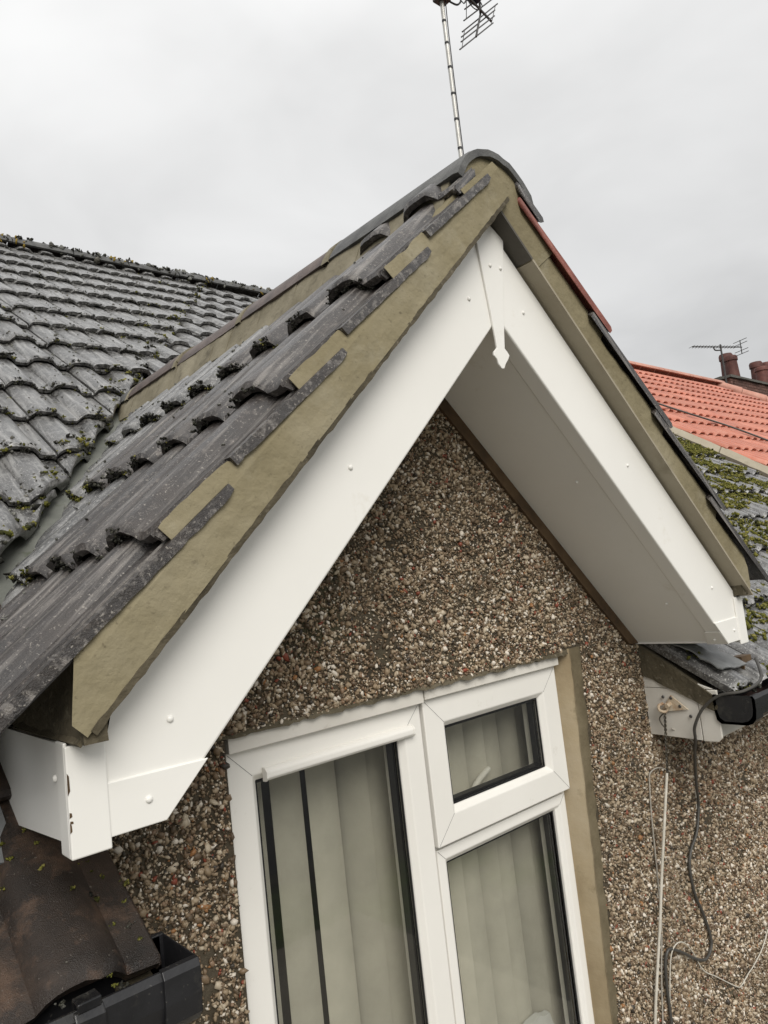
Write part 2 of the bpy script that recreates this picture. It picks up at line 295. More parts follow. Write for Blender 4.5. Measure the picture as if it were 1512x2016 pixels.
def blobs(name, C, SZ, jitter=.25, flat=None, smooth=False, coarse=False):
    """C: centres n x 3, SZ: sizes n x 3 (along the axes of flat, a 3x3 basis, or of a random rotation)"""
    BV, BF = (OCT_V, OCT_F) if coarse else (ICO_V, ICO_F)
    n = len(C); k = len(BV); C = np.asarray(C, float); SZ = np.asarray(SZ, float)
    base = BV[None]*(1+jitter*RNG.uniform(-1, 1, (n, k, 1)))
    if flat is None: q = RNG.normal(size=(n, 4))
    else:                                   # spin about the third axis only
        a = RNG.uniform(0, math.pi, n); q = np.stack([np.cos(a), 0*a, 0*a, np.sin(a)], 1)
    q /= np.linalg.norm(q, axis=1, keepdims=True); w, x, y, z = q.T
    M = np.stack([np.stack([1-2*(y*y+z*z), 2*(x*y-z*w), 2*(x*z+y*w)], 1), np.stack([2*(x*y+z*w), 1-2*(x*x+z*z), 2*(y*z-x*w)], 1), np.stack([2*(x*z-y*w), 2*(y*z+x*w), 1-2*(x*x+y*y)], 1)], 1)
    P = base*SZ[:, None, :]
    P = np.einsum('nij,nkj->nki', M, P)
    if flat is not None: P = P@np.asarray(flat, float)
    P = (P+C[:, None, :]).reshape(-1, 3); Fc = (BF[None]+(np.arange(n)*k)[:, None, None]).reshape(-1, 3)
    me = bpy.data.meshes.new(name); me.vertices.add(len(P)); me.vertices.foreach_set('co', P.ravel())
    me.loops.add(Fc.size); me.loops.foreach_set('vertex_index', Fc.ravel().astype(np.int32)); me.polygons.add(len(Fc))
    me.polygons.foreach_set('loop_start', (np.arange(len(Fc))*3).astype(np.int32)); me.polygons.foreach_set('loop_total', np.full(len(Fc), 3, np.int32))
    if smooth: me.polygons.foreach_set('use_smooth', [True]*len(Fc))
    me.update(calc_edges=True); me.validate(); return me
# ------------------------------------------------------------------ key measures (metres, eye at the origin)
XC, TP = 1.282, math.tan(R(44.4)); CP, SP = math.cos(R(44.4)), math.sin(R(44.4))
ZT, ZB, ZBOT, HW = .794, .562, -.284, .985      # barge top and bottom line at the apex, eave bottom, half width
YB, YW, YF = 1.0, 1.30, 1.335                    # barge face, wall face, window frame face
ZD = .89                                         # dormer deck plane at the apex
MP = .7002; CM, SM = math.cos(math.atan(MP)), math.sin(math.atan(MP))
def zmain(y): return .90+MP*(y-3)                # deck plane of the main slope
YR = 5.76                                        # main ridge
XL, XR, XP = .41, 2.16, 6.42                     # ends of the eaves beside the dormer, party line
# ------------------------------------------------------------------ ground
mb = MB().add([(-400, -400, -5), (400, -400, -5), (400, 400, -5), (-400, 400, -5)], [(0, 1, 2, 3)])
gnd = link('ground', mb.mesh('ground'), ground_m); gnd['kind'] = 'structure'
mb = MB().add([(-6, -7, -4.996), (7, -7, -4.996), (7, 1.29, -4.996), (-6, 1.29, -4.996)], [(0, 1, 2, 3)])
drv = link('driveway', mb.mesh('driveway'), material('pale_concrete', [(.16, .147, .122), (.20, .185, .155), (.24, .22, .185)], .9, .9, .3, 12), None); drv['kind'] = 'structure'
mb = MB().add([(-200, -17, -4.996), (200, -17, -4.996), (200, -9.5, -4.996), (-200, -9.5, -4.996)], [(0, 1, 2, 3)])
rd = link('road', mb.mesh('road'), material('asphalt', [(.035, .035, .036), (.06, .06, .06)], 2, .85, .4, 40), None); rd['kind'] = 'structure'
# ------------------------------------------------------------------ the house
house = thing('house', (1.28, 3.2, -5), 'pebbledashed house with white gabled dormer and dark mossy tiled roof', 'house')
WX0, WX1, WZ0, WZ1 = .672, 1.765, -1.62, -.256   # window opening
def gz(x, off=0): return ZB+off-abs(x-XC)*TP
mb = MB(); y0, y1 = YW, YW+.22
mb.xz([(-6, -5), (XL, -5), (XL, -.42), (-6, -.42)], y0, y1)
mb.xz([(XL, -5), (WX0, -5), (WX0, gz(WX0)), (XL, gz(XL))], y0, y1)
mb.xz([(WX0, WZ1), (1.790, WZ1), (1.790, gz(1.790)), (XC, gz(XC)), (WX0, gz(WX0))], y0, y1)
mb.xz([(WX0, -5), (1.748, -5), (1.748, WZ0), (WX0, WZ0)], y0, y1)
mb.xz([(1.748, -5), (XR, -5), (XR, gz(XR)), (1.790, gz(1.790)), (1.790, WZ1), (1.748, WZ0)], y0, y1)
mb.xz([(XR, -5), (XP-.02, -5), (XP-.02, -.42), (XR, -.42)], y0, y1)
front_wall = link('front_wall', mb.mesh('front_wall'), render_m, house)
mb = MB(); mb.box((-6, 10.4, -5), (XP-.02, 10.6, -.6)); mb.box((-6.2, 1.3, -5), (-6.0, 10.6, -.42))
link('rear_wall', mb.mesh('rear_wall'), wallplain, house)
# pebbledash
def in_wall(x, z):
    ok = (z < ZB-np.abs(x-XC)*TP-.004) | (x < XL) | (x > XR)
    ok &= ~((x < XL) & (z > -.43)) & ~((x > XR) & (z > -.55))
    ok &= ~((x > WX0-.004) & (x < WX1+.004) & (z > WZ0) & (z < WZ1+.002))
    edge = 1.842+.008*np.sin(z*23)+.006*np.sin(z*61+1)-.062*np.clip((-.28-z)/.97, 0, 1)
    ok &= ~((x > WX1-.01) & (x < edge) & (z < WZ1+.015))
    return ok
def scatter(n, x0, x1, z0, z1): return RNG.uniform(x0, x1, n), RNG.uniform(z0, z1, n)
PC, PS = [], []
for n, x0, x1, z0, z1, sz in ((190000, .25, 2.2, -1.45, .54, 1.0), (66000, 2.1, 3.2, -1.8, -.55, 1.1), (26000, 3.2, 5.0, -2.2, -.55, 1.6)):
    x, z = scatter(n, x0, x1, z0, z1); k = in_wall(x, z); x, z = x[k], z[k]
    s = RNG.lognormal(math.log(.0030), .40, len(x)).clip(.0015, .0078)*sz
    # leave thin patches where the mortar shows through
    bare = np.array([noise.noise(Vector((a*6, b*6, 3)))+.5*noise.noise(Vector((a*17, b*17, 9))) for a, b in zip(x, z)])
    k = bare < .50+.45*RNG.uniform(-1, 1, len(x)); x, z, s = x[k], z[k], s[k]
    PC.append(np.stack([x, YW-.001-s*RNG.uniform(-.25, .4, len(x)), z], 1)); PS.append(np.stack([s*RNG.uniform(.8, 1.7, len(x)), s*RNG.uniform(.45, .9, len(x)), s*RNG.uniform(.7, 1.2, len(x))], 1))
PC, PS = np.concatenate(PC), np.concatenate(PS); big = PS.max(1) > .0058
link('pebbledash', blobs('pebbledash', PC[big], PS[big], .36), pebble_m, front_wall, kind='stuff')
link('fine_pebbledash', blobs('fine_pebbledash', PC[~big], PS[~big], .34, coarse=True), pebble_m, front_wall, kind='stuff')
# smooth mortar round the window: a splayed reveal, then an uneven olive margin on the wall face
def rv(z): return min(1, max(0, (-.28-z)/.97))
mb = MB(); zs = np.linspace(WZ0, WZ1+.010, 70); q = []; w_ = []
for z in zs:
    xi, xo = 1.743-.004*rv(z), 1.785-.036*rv(z)+.004*noise.noise(Vector((0, 3, z*14)))+.002*noise.noise(Vector((0, 3, z*60)))
    for k in range(7):
        t_ = k/6; q.append((xi+(xo-xi)*t_+.0012*noise.noise(Vector((t_*5, z*25, 2))), (YF+.02)+(YW-.006-YF-.02)*t_**.8, z))
    xe_ = 1.850-.062*rv(z)+.016*noise.noise(Vector((0, 0, z*17)))+.010*noise.noise(Vector((5, 0, z*52)))
    for k in range(6):
        t_ = k/5; w_.append((xo-.0015+(xe_-xo)*t_, YW-.0055+.0012*noise.noise(Vector((t_*3, z*30, 7)))+(.010 if k == 5 else 0), z))
mb.add(q, [(i*7+k, i*7+k+1, i*7+k+8, i*7+k+7) for i in range(69) for k in range(6)]); link('window_reveal', mb.mesh('window_reveal', True), reveal_m, front_wall)
mb = MB().add(w_, [(i*6+k, i*6+k+1, i*6+k+7, i*6+k+6) for i in range(69) for k in range(5)]); link('mortar_margin', mb.mesh('mortar_margin', True), reveal_dk, front_wall)
mb = MB(); gridface(mb, [(WX0-.02, YW-.006, WZ1-.004), (WX1+.01, YW-.006, WZ1-.003), (WX1+.01, YW-.001, WZ1+.006), (WX0-.02, YW-.001, WZ1+.008)], 90, 2, (0, .02, 0), .003, 60, 9, .007)
link('ragged_head_lip', mb.mesh('ragged_head_lip'), mortar_dk, front_wall)
# ------------------------------------------------------------------ bargeboards, soffits, fascias
def mirror(x, s): return XC+s*(x-XC)          # s=-1 left as given for right-hand shapes
def barge(s):
    X = lambda d: XC+s*d                       # d: distance from the centre line
    dB = (ZB-ZBOT)/TP
    mb = MB(); mb.xz([(X(.001), ZT), (X(.001), ZB), (X(dB), ZBOT), (X(HW), ZBOT), (X(HW), ZT-HW*TP)], YB, YB+.045)
    o = link('bargeboard', mb.mesh('bargeboard'), upvc, house, bevel=.004, label='left white bargeboard' if s < 0 else 'right white bargeboard')
    # end cover plate and corner trim
    mb = MB(); d0 = dB-.085; zc = ZBOT+.066; dd = (ZB-zc)/TP
    mb.xz([(X(dd-.003), zc), (X(dB-.002), ZBOT-.001), (X(HW-.045), ZBOT-.001), (X(HW-.045), zc+.002)], YB-.0035, YB+.001)
    link('cover_plate', mb.mesh('cover_plate'), upvc, o, bevel=.0015)
    mb = MB(); zt = ZT-HW*TP+.012
    mb.box((min(X(HW-.047), X(HW+.004)), YB-.006, ZBOT-.014), (max(X(HW-.047), X(HW+.004)), YB+.0, zt))
    mb.box((min(X(HW-.001), X(HW+.004)), YB-.0, ZBOT-.014), (max(X(HW-.001), X(HW+.004)), YB+.035, zt+.004))
    link('corner_trim', mb.mesh('corner_trim'), upvc, o, bevel=.002)
    return o
bl = barge(-1); br = barge(1)
def screw(p, axis, parent, r=.0052):
    mb = MB(); mb.dome(p, axis, r, .004, 12); link('screw_cap', mb.mesh('screw_cap', True), upvc, parent)
for x, z in ((.809, .212), (.437, -.153), (1.19, .593)): screw((x, YB-.0002, z), (0, -1, 0), bl)
screw((.397, YB-.0036, -.251), (0, -1, 0), bl)
for x, z in ((1.378, .592), (1.738, .235), (2.099, -.118)): screw((x, YB-.0002, z), (0, -1, 0), br, .0045)
screw((2.19, YB-.0036, -.252), (0, -1, 0), br, .0045)
# torn paint stain on the left corner trim
for z, h, w in ((-.205, .028, .0035), (-.243, .007, .004), (-.252, .004, .005), (-.259, .012, .003)):
    mb = MB().add([(XC-HW-.0046+w*.2, YB-.0066, z-h/2), (XC-HW-.0046+w*1.1, YB-.0066, z-h*.3), (XC-HW-.0046+w, YB-.0066, z+h*.35), (XC-HW-.0046+w*.3, YB-.0066, z+h/2)], [(0, 1, 2, 3)])
    link('chipped_patch', mb.mesh('chipped_patch'), wood_m, bl)
for s in (-1, 1):
    X = lambda d: XC+s*d
    dB = (ZB-ZBOT)/TP
    mb = MB(); mb.xz([(X(0), ZB+.006), (X(dB-.003), ZBOT+.008), (X(dB-.003), ZBOT+.022), (X(0), ZB+.020)], YB+.0455, YW-.001)
    so = link('soffit', mb.mesh('soffit'), upvc, house)
    if s > 0:
        nrm = (-SP, 0, -CP)
        for d, y in ((.367, 1.10), (.733, 1.10)):
            screw((X(d), y, ZB+.0055-d*TP), nrm, so, .0045)
        mb = MB(); d0, d1 = dB-.04, dB+.001    # cover strip across the foot of the board
        mb.prism([(X(d0), YB-.001, ZB-d0*TP), (X(d0), YB+.045, ZB-d0*TP), (X(d1), YB+.062, ZB-d1*TP), (X(d1), YB-.003, ZB-d1*TP)], (-.003*SP, 0, -.003*CP))
        link('cover_strip', mb.mesh('cover_strip'), upvc, so, bevel=.001)
        screw((X(dB-.018), YB+.03, ZB-(dB-.018)*TP-.0045), nrm, so, .004)
    mb = MB(); mb.xz([(X(0), ZB+.004), (X(dB), ZBOT+.004), (X(dB-.05), ZBOT+.007), (X(0), ZB-.044)], YW-.013, YW-.002)
    link('timber_strip', mb.mesh('timber_strip'), wood_m, house)
    mb = MB(); mb.box((min(X(dB-.002), X(HW-.002)), YB+.046, ZBOT+.001), (max(X(dB-.002), X(HW-.002)), YW+.3, ZBOT+.008))
    link('eave_board', mb.mesh('eave_board'), upvc, house)
    xa, xb = sorted((X(HW), X(HW-.012)))
    mb = MB(); mb.yz([(YB+.0455, ZBOT), (YW+.5, ZBOT-.055), (YW+.5, ZT-HW*TP+.014), (YB+.0455, ZT-HW*TP+.012)], xa, xb)
    fa = link('fascia', mb.mesh('fascia'), upvc, house)
    if s < 0: screw((X(HW)-.0003, 1.022+.03, -.205), (-1, 0, 0), fa)
# finial between the boards
fin = [(1.232, .762), (1.253, .560), (1.258, .490), (1.245, .479), (1.244, .471), (1.2535, .463), (1.257, .452), (1.266, .443), (1.2745, .444), (1.281, .455), (1.2915, .466), (1.299, .477), (1.2935, .484), (1.285, .492), (1.2945, .552), (1.332, .757), (XC, .789)]
mb = MB(); mb.xz([(x, z) for x, z in fin], YB-.006, YB-.0005)
fo = link('finial', mb.mesh('finial'), upvc, house, bevel=.0015)
for x, z in ((1.270, .683), (1.306, .683)): screw((x, YB-.0062, z), (0, -1, 0), fo, .0045)
# ------------------------------------------------------------------ roof tiles
TW, TL, RAISE, TH = .33, .42, .08, .020       # cover width, length, tilt, thickness
def prof(u):
    p = TW/2; v = u % p if u < TW-1e-6 else p-.0001
    if v < .050: h = -.002*math.sin(math.pi*v/.05)
    else: h = .027*min(1, 1.5*math.sin(math.pi*(v-.05)/(p-.05)))**.85 if 0 < math.sin(math.pi*(v-.05)/(p-.05)) else 0
    return h
def tile_arrays(seed, rough=1.0, coarse=False, length=TL):
    rnd = random.Random(seed); us = [0, .006, .0065, .025, .05, .058, .07, .09, .108, .126, .142, .154, .1645, .165, .19, .215, .223, .235, .255, .273, .291, .307, .319, .3285]
    if coarse: us = [0, .05, .07, .108, .146, .165, .215, .235, .273, .311, .3285]
    vs_ = [0, .085, .2, .31, .385, .41, .418] if not coarse else [0, .41]
    vs_ = [v*length/.42 if length != TL else v for v in vs_]
    V = []; nU = len(us)
    for j, v in enumerate(vs_):
        for i, u in enumerate(us):
            w = TH+RAISE*v+prof(u); vv = v
            if u < .0064: w -= .006
            if not coarse:
                w += .0012*noise.noise(Vector((u*14+seed*3, v*9, seed)))*rough
                if j >= 5: vv += .0045*rough*noise.noise(Vector((u*45, seed*5.3, 1)))+.003*rough*noise.noise(Vector((u*130, seed*2.3, 4)))
                if j == 6: w -= .007+.003*rough*noise.noise(Vector((u*70, seed*1.7, 8))); vv += .001
            V.append((u, vv, w))
    nt_ = len(V); vb = [0, vs_[-1]-.003]
    for v in vb:
        for u in us: V.append((u, v, RAISE*v+prof(u)+(-.006 if u < .0064 else 0)))
    Fs = []
    nV = len(vs_)
    for j in range(nV-1):
        for i in range(nU-1): a = j*nU+i; Fs.append((a, a+1, a+nU+1, a+nU))
    for i in range(nU-1): a = nt_+i; Fs.append((a, a+nU, a+nU+1, a+1))
    for i in range(nU-1):
        a = (nV-1)*nU+i; b = nt_+nU+i; Fs.append((a, a+1, b+1, b)); a = i; b = nt_+i; Fs.append((a, b, b+1, a+1))
    for e in (0, nU-1):
        loop = [j*nU+e for j in range(nV)]+[nt_+nU+e, nt_+e]; Fs.append(tuple(loop if e == 0 else loop[::-1]))
    return V, Fs
def tile_mesh(name, seed, mat, rough=1.0, coarse=False):
    V, Fs = tile_arrays(seed, rough, coarse); me = bpy.data.meshes.new(name); me.from_pydata(V, [], Fs)
    me.polygons.foreach_set('use_smooth', [True]*len(Fs)); me.set_sharp_from_angle(angle=R(38)); me.materials.append(mat); return me
def frame(o, u, v, n): return Matrix(((u[0], v[0], n[0], o[0]), (u[1], v[1], n[1], o[1]), (u[2], v[2], n[2], o[2]), (0, 0, 0, 1)))
def cut(me, M, planes):
    """bisect a tile mesh (placed by M) with world planes (point, normal); keep the side the normal points to; None when nothing is left"""
    bm = bmesh.new(); bm.from_mesh(me); Mi = M.inverted()
    for p, n in planes:
        lp = Mi @ Vector(p); ln = (M.to_3x3().transposed() @ Vector(n)).normalized()
        r = bmesh.ops.bisect_plane(bm, geom=bm.verts[:]+bm.edges[:]+bm.faces[:], plane_co=lp, plane_no=ln, clear_inner=True, dist=1e-6)
        ed = [e for e in r['geom_cut'] if isinstance(e, bmesh.types.BMEdge)]
        if ed: bmesh.ops.holes_fill(bm, edges=ed)
        if not bm.faces: bm.free(); return None
    m2 = me.copy(); bm.to_mesh(m2); bm.free(); return m2
def sides(me, M, p, n):
    n = Vector(n); d = [(M @ v.co - Vector(p)).dot(n) for v in me.vertices]; return min(d), max(d)
class Field:
    """tiles of one roof: those in view are objects, the rest is one part"""
    def __init__(s, parent): s.parent = parent; s.rest = MB(); s.count = 0
    def put(s, variants, coarse, M, planes, lo=(-70, -70), hi=(1582, 2086), visible=True, mat=None):
        me = random.choice(variants); pl = []
        for p, n in planes:
            a, b = sides(me, M, p, n)
            if b <= .002: return None
            if a < 0: pl.append((p, n))
        c = [px(M @ Vector(q)) for q in ((.03, .3, .03), (.16, .3, .03), (.30, .3, .03), (.16, .42, .06), (.16, .09, .03), (.0, .42, .06), (.33, .42, .06))]
        vis = visible and any(lo[0] < a < hi[0] and lo[1] < b < hi[1] for a, b in c)
        if vis:
            if pl:
                me = cut(me, M, pl)
                if me is None: return None
            o = bpy.data.objects.new('tile', me); COL.objects.link(o); o.parent = s.parent; o.matrix_local = M; s.count += 1
            if mat: o.material_slots[0].link = 'OBJECT'; o.material_slots[0].material = mat
            return o
        V, Fs = coarse
        if pl and any((M @ Vector((.16, .2, 0))-Vector(p)).dot(Vector(n)) < .1 for p, n in pl): return None
        s.rest.add([M @ Vector(v) for v in V], Fs); return None
    def finish(s, mat):
        if s.rest.v: link('tile_field', s.rest.mesh('tile_field', normals=False), mat, s.parent, kind='stuff')
COARSE = tile_arrays(1, 0, True)
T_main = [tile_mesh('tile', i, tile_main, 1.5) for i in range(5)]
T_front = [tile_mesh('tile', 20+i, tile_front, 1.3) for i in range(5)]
T_wet = [tile_mesh('tile', 40+i, tile_wet, 1.3) for i in range(3)]
T_red = [tile_mesh('tile', 60+i, tile_red, .2) for i in range(2)]
VN = Vector((.814, -.581, 0))                    # plan normal of the left valley, towards the dormer
VP0 = (1.292, 3.0, 0); VNR = Vector((-.814, -.581, 0)); VPR = (2*XC-1.292, 3.0, 0)
def off(p, n, d): return (p[0]+n[0]*d, p[1]+n[1]*d, 0)
YV = .948                                         # outer face of the verge tiles
# -- dormer roof
SE = 1.510; GD = .3355
deck = MB()
for s in (-1, 1):
    a = (XC, ZD-.062); e = (XC+s*(SE-.15)*CP, ZD-.062-(SE-.15)*SP)
    yb0 = 1.03; zs_ = [(XC, 3.0), (XC+s*(SE-.10)*CP, 3.0-(SE-.10)*CP/.714)]
    vs = [(a[0], yb0, a[1]), (e[0], yb0, e[1]), (e[0], max(zs_[1][1], 1.46), e[1]), (a[0], 3.0, a[1])]
    deck.prism(vs, (0, 0, -.016))
dormer_roof = link('dormer_roof', deck.mesh('dormer_roof'), felt_m, house)
fld = Field(dormer_roof); dormer_tiles = []
tails = [SE-k*GD for k in range(5)]
for s in (-1, 1):
    v = (s*CP, 0, -SP); n = (s*SP, 0, CP); u = (0, 1, 0) if s < 0 else (0, -1, 0)
    for r_, tl in enumerate(tails):
        for c in range(9):
            if r_ == 4 and c: continue
            y = YV+c*TW if s < 0 else YV+(c+1)*TW
            jit = random.uniform(-.004, .004) if c else 0
            sh = tl-TL+jit
            o = (XC+v[0]*sh+n[0]*random.uniform(0, .003), y, ZD+v[2]*sh+n[2]*.001)
            M = frame(o, u, v, n)
            if s < 0:                             # the verge tiles are kicked up on their mortar bed
                M = M @ Matrix.Translation((0, 0, (0, -.020, -.031)[min(c, 2)])) @ Matrix.Rotation((.062, .033, 0)[min(c, 2)], 4, 'Y')
            M = M @ Matrix.Rotation(random.uniform(-.006, .006), 4, 'Z')
            pl = [(off(VP0, VN, .035), VN)] if s < 0 else [(off(VPR, VNR, .035), VNR)]
            pl.append(((XC+s*.078, 0, 0), (s, 0, 0)))
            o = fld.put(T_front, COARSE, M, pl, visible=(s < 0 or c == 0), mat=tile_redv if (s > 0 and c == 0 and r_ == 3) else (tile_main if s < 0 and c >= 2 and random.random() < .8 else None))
            if o: dormer_tiles.append(M)
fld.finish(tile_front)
print('dormer tiles', fld.count)
# undercloak and verge mortar
for s in (-1, 1):
    def P(sv, w, y): return (XC+s*(sv*CP+w*SP), y, ZD-sv*SP+w*CP)
    wb = -(ZD-ZT)*CP+.006                        # top of barge, measured along the slope normal
    s_end = (HW+.043)/CP-.005
    for k, (a, b, m) in enumerate(((.064, .20, under_dk), (.203, s_end, under_m))):
        if s < 0: m = mortar_dk
        mb = MB(); yu = YB-.043; mb.prism([P(a, wb, yu), P(b, wb, yu), P(b, wb+.006, yu), P(a, wb+.006, yu)], (0, .30, 0))
        link('undercloak', mb.mesh('undercloak'), m, dormer_roof)
    # mortar bed: one block per course, its top following the tile above
    mo = MB(); prev = .0; cols = []; YF_ = YV-.006 if s < 0 else YB-.036; hi_ = TH-.006 if s < 0 else 0
    for tl in tails[::-1]:
        a, b = prev, min(tl-.012, s_end-.012); prev = tl-.012
        if b <= a: continue
        nseg = max(2, int((b-a)/.012))
        for k in range(nseg+1):                   # low beside the bare tile edge, carried up to the tile face just above each tail
            a_ = a+(b-a)*k/nseg; wt_ = RAISE*(a_-(tl-TL))
            cols.append((a_, wt_+.008 if s > 0 else wt_+(TH-.018 if a_ < tl-.168+.012*noise.noise(Vector((tl*9, 0, 0))) or tl < .3 else TH-.004+.004*noise.noise(Vector((a_*38, tl, 0))))))
    vs = []; nj = 7
    for a, wt_ in cols:
        for j in range(nj+1):
            p = Vector(P(a, wb+.0062+(.004-wb-.0062)*j/(nj-1) if j < nj else max(wt_, .006), YF_)); w_ = noise.noise(p*7+Vector((s, 0, 0)))+.6*noise.noise(p*19)+.35*noise.noise(p*47)
            vs.append(p+Vector((0, .0032*w_+(.004 if j == nj else 0), 0)))
    q = nj+1; mo.add(vs, [(i*q+j, (i+1)*q+j, (i+1)*q+j+1, i*q+j+1) for i in range(len(cols)-1) for j in range(nj)])
    me_ = mo.mesh('verge_mortar', False); bm = bmesh.new(); bm.from_mesh(me_)
    bmesh.ops.bisect_plane(bm, geom=bm.verts[:]+bm.edges[:]+bm.faces[:], plane_co=(XC+s*(HW-.004), 0, 0), plane_no=(s, 0, .10), clear_outer=True); bm.to_mesh(me_); bm.free()
    link('verge_mortar', me_, mortar, dormer_roof)
    if s < 0:
        for k, tb_ in enumerate(tails[:-1]):      # the edge of each tile stays bare, from a hand's width above the tail that laps it
            tl = tails[k+1]; ln = random.uniform(.11, .145); tb = tb_-TL; mb = MB(); vs = []; e1 = (tb_-.165) if k else s_end+.06; n_ = 30
            for i in range(n_+1):
                a = tl-ln+(e1-tl+ln)*i/n_; wt_ = RAISE*(a-tb)+TH-.0030; th_ = .0165*min(1, .72+i/5)+.002*noise.noise(Vector((a*45, k, 0)))+.001*noise.noise(Vector((a*130, k, 5)))
                vs += [P(a, wt_-th_, YV-.0105+.0012*noise.noise(Vector((a*40, 0, k)))), P(a, wt_, YV-.0095+.0012*noise.noise(Vector((a*40, 3, k)))), P(a, wt_, YV+.01), P(a, wt_-th_, YV+.01)]
            mb.add(vs, [(i*4+q, i*4+(q+1) % 4, (i+1)*4+(q+1) % 4, (i+1)*4+q) for i in range(n_) for q in range(4)]+[(0, 1, 2, 3), (n_*4, n_*4+3, n_*4+2, n_*4+1)])
            link('tile_edge', mb.mesh('tile_edge'), tile_front, dormer_roof)
    mb = MB()                                     # rough end of the bed, its shade coloured in with darker mortar
    zb_ = ZT-(HW-.004)*TP+.012; xe_ = XC+s*(HW-.006); zt_ = ZD-(HW-.02)*TP+.012
    gridface(mb, [(xe_, YF_+.006, zb_), (xe_, YB+.42, zb_), (xe_-s*(zt_-zb_)*.10, YB+.42, zt_), (xe_-s*(zt_-zb_)*.10, YF_+.006, zt_)], 30, 10, (-s*.03, 0, 0), .006, 26, 5+s, .004)
    link('mortar_end', mb.mesh('mortar_end', True), mortar_dk, dormer_roof)
    mb = MB()                                     # ragged fillet along the foot of the mortar
    gridface(mb, [P(.16 if s > 0 else .03, wb-.001, YV-.006), P(s_end-.02, wb-.001, YV-.006), P(s_end-.02, wb+.008, YV-.007), P(.16 if s > 0 else .03, wb+.008, YV-.007)], 90, 1, (0, .05, 0), .0012, 60, 2+s, .003)
    if s < 0: link('mortar_fillet', mb.mesh('mortar_fillet'), mortar_dk, dormer_roof)
# ridge of the dormer
RZ, RR = .796, .142
def ridge_tile(name, y0, y1, mat, parent, rr=RR, cx=XC, cz=RZ, axis='y', seed=0, a0=22, th=.019, smooth=True):
    mb = MB(); n = 18; L = [y0, y0+.012, (y0+y1)/2, y1-.012, y1]
    rows = []
    for k, y in enumerate(L):
        for lay in (0, 1):
            for i in range(n+1):
                a = R(a0+(180-2*a0)*i/n); r_ = rr-lay*th+(0.002*noise.noise(Vector((a*3, y*5, seed))))
                if k in (0, 4) and lay == 0: r_ -= .003
                yy = y+(.004*noise.noise(Vector((a*9, seed, k))) if k in (0, 4) else 0)
                p = (cx+r_*math.cos(a), yy, cz+r_*math.sin(a)) if axis == 'y' else (yy, cx+r_*math.cos(a), cz+r_*math.sin(a))
                mb.v.append(p)
    w = n+1; off_ = lambda k, lay: (k*2+lay)*w
    for k in range(4):
        for i in range(n):
            mb.f.append((off_(k, 0)+i, off_(k, 0)+i+1, off_(k+1, 0)+i+1, off_(k+1, 0)+i)); mb.f.append((off_(k, 1)+i, off_(k+1, 1)+i, off_(k+1, 1)+i+1, off_(k, 1)+i+1))
        for e in (0, n): mb.f.append((off_(k, 0)+e, off_(k+1, 0)+e, off_(k+1, 1)+e, off_(k, 1)+e))
    for k in (0, 4):
        for i in range(n): mb.f.append((off_(k, 0)+i, off_(k, 0)+i+1, off_(k, 1)+i+1, off_(k, 1)+i))
    return link(name, mb.mesh(name, smooth), mat, parent)
ys = [.952, 1.44, 1.90, 2.36, 2.80, 3.22]
rmats = [ridge_grey, ridge_brown, ridge_brown, ridge_brown, ridge_grey]
for i in range(5): ridge_tile('ridge_tile', ys[i], ys[i+1]-.016, rmats[i], dormer_roof, RR+random.uniform(-.004, .004), seed=i)
n = 16                                # joints of pale mortar between the ridge tiles
for i in range(1, 5):
    mb = MB()
    for a_ in range(n):
        a = [R(20+140*k/n) for k in (a_, a_+1)]; y = ys[i]-.008; w = .014+.006*noise.noise(Vector((a_*.7, i, 0))); ro = RR+.0035; ri = RR-.03
        q = [(XC+r_*math.cos(t_), y+dy, RZ+r_*math.sin(t_)) for dy in (-w, w) for t_ in a for r_ in (ri, ro)]
        mb.add(q, [(0, 1, 3, 2), (4, 6, 7, 5), (1, 5, 7, 3), (0, 2, 6, 4)])
    link('ridge_joint', mb.mesh('ridge_joint'), mortar_lt, dormer_roof)
for s in (-1, 1):                                # bedding mortar along both sides, in lengths
    y = .985; k = 0
    while y < 3.05:
        l = random.uniform(.10, .19); mb = MB(); a = R(24); x0, z0 = XC+s*(RR-.010)*math.cos(a), RZ+(RR-.010)*math.sin(a)
        x1 = XC+s*(.205*CP); z1 = ZD-.205*SP+.030*CP; x1 += s*.03*SP
        gridface(mb, [(x0, y, z0+.012), (x0, y+l-.003, z0+.012), (x1, y+l-.003, z1-.012), (x1, y, z1-.012)], 5, 4, (-s*.05, 0, -.05), .005, 18, k, .006)
        link('ridge_bedding', mb.mesh('ridge_bedding', True), mortar_lt, dormer_roof); y += l; k += 1
# mortar closing the front of the ridge
mb = MB(); n = 22; ring = [(XC+(RR-.017)*math.cos(R(14+152*i/n)), RZ+(RR-.017)*math.sin(R(14+152*i/n))) for i in range(n+1)]
ring = [(XC+.19, RZ-.055)]+ring+[(XC-.19, RZ-.055), (XC-.12, ZT-.12*TP+.014), (XC, ZT+.012), (XC+.12, ZT-.12*TP+.014)]
cv = [(XC, YB-.045, .84)]+[(x, YB-.037+.004*noise.noise(Vector((x*12, 0, z*12))), z) for x, z in ring]+[(x, YB+.06, z) for x, z in ring]
m_ = len(ring)
mb.add(cv, [(0, 1+i, 1+(i+1) % m_) for i in range(m_)]+[(1+i, 1+m_+i, 1+m_+(i+1) % m_, 1+(i+1) % m_) for i in range(m_)])
link('ridge_end_mortar', mb.mesh('ridge_end_mortar', True), mortar, dormer_roof)
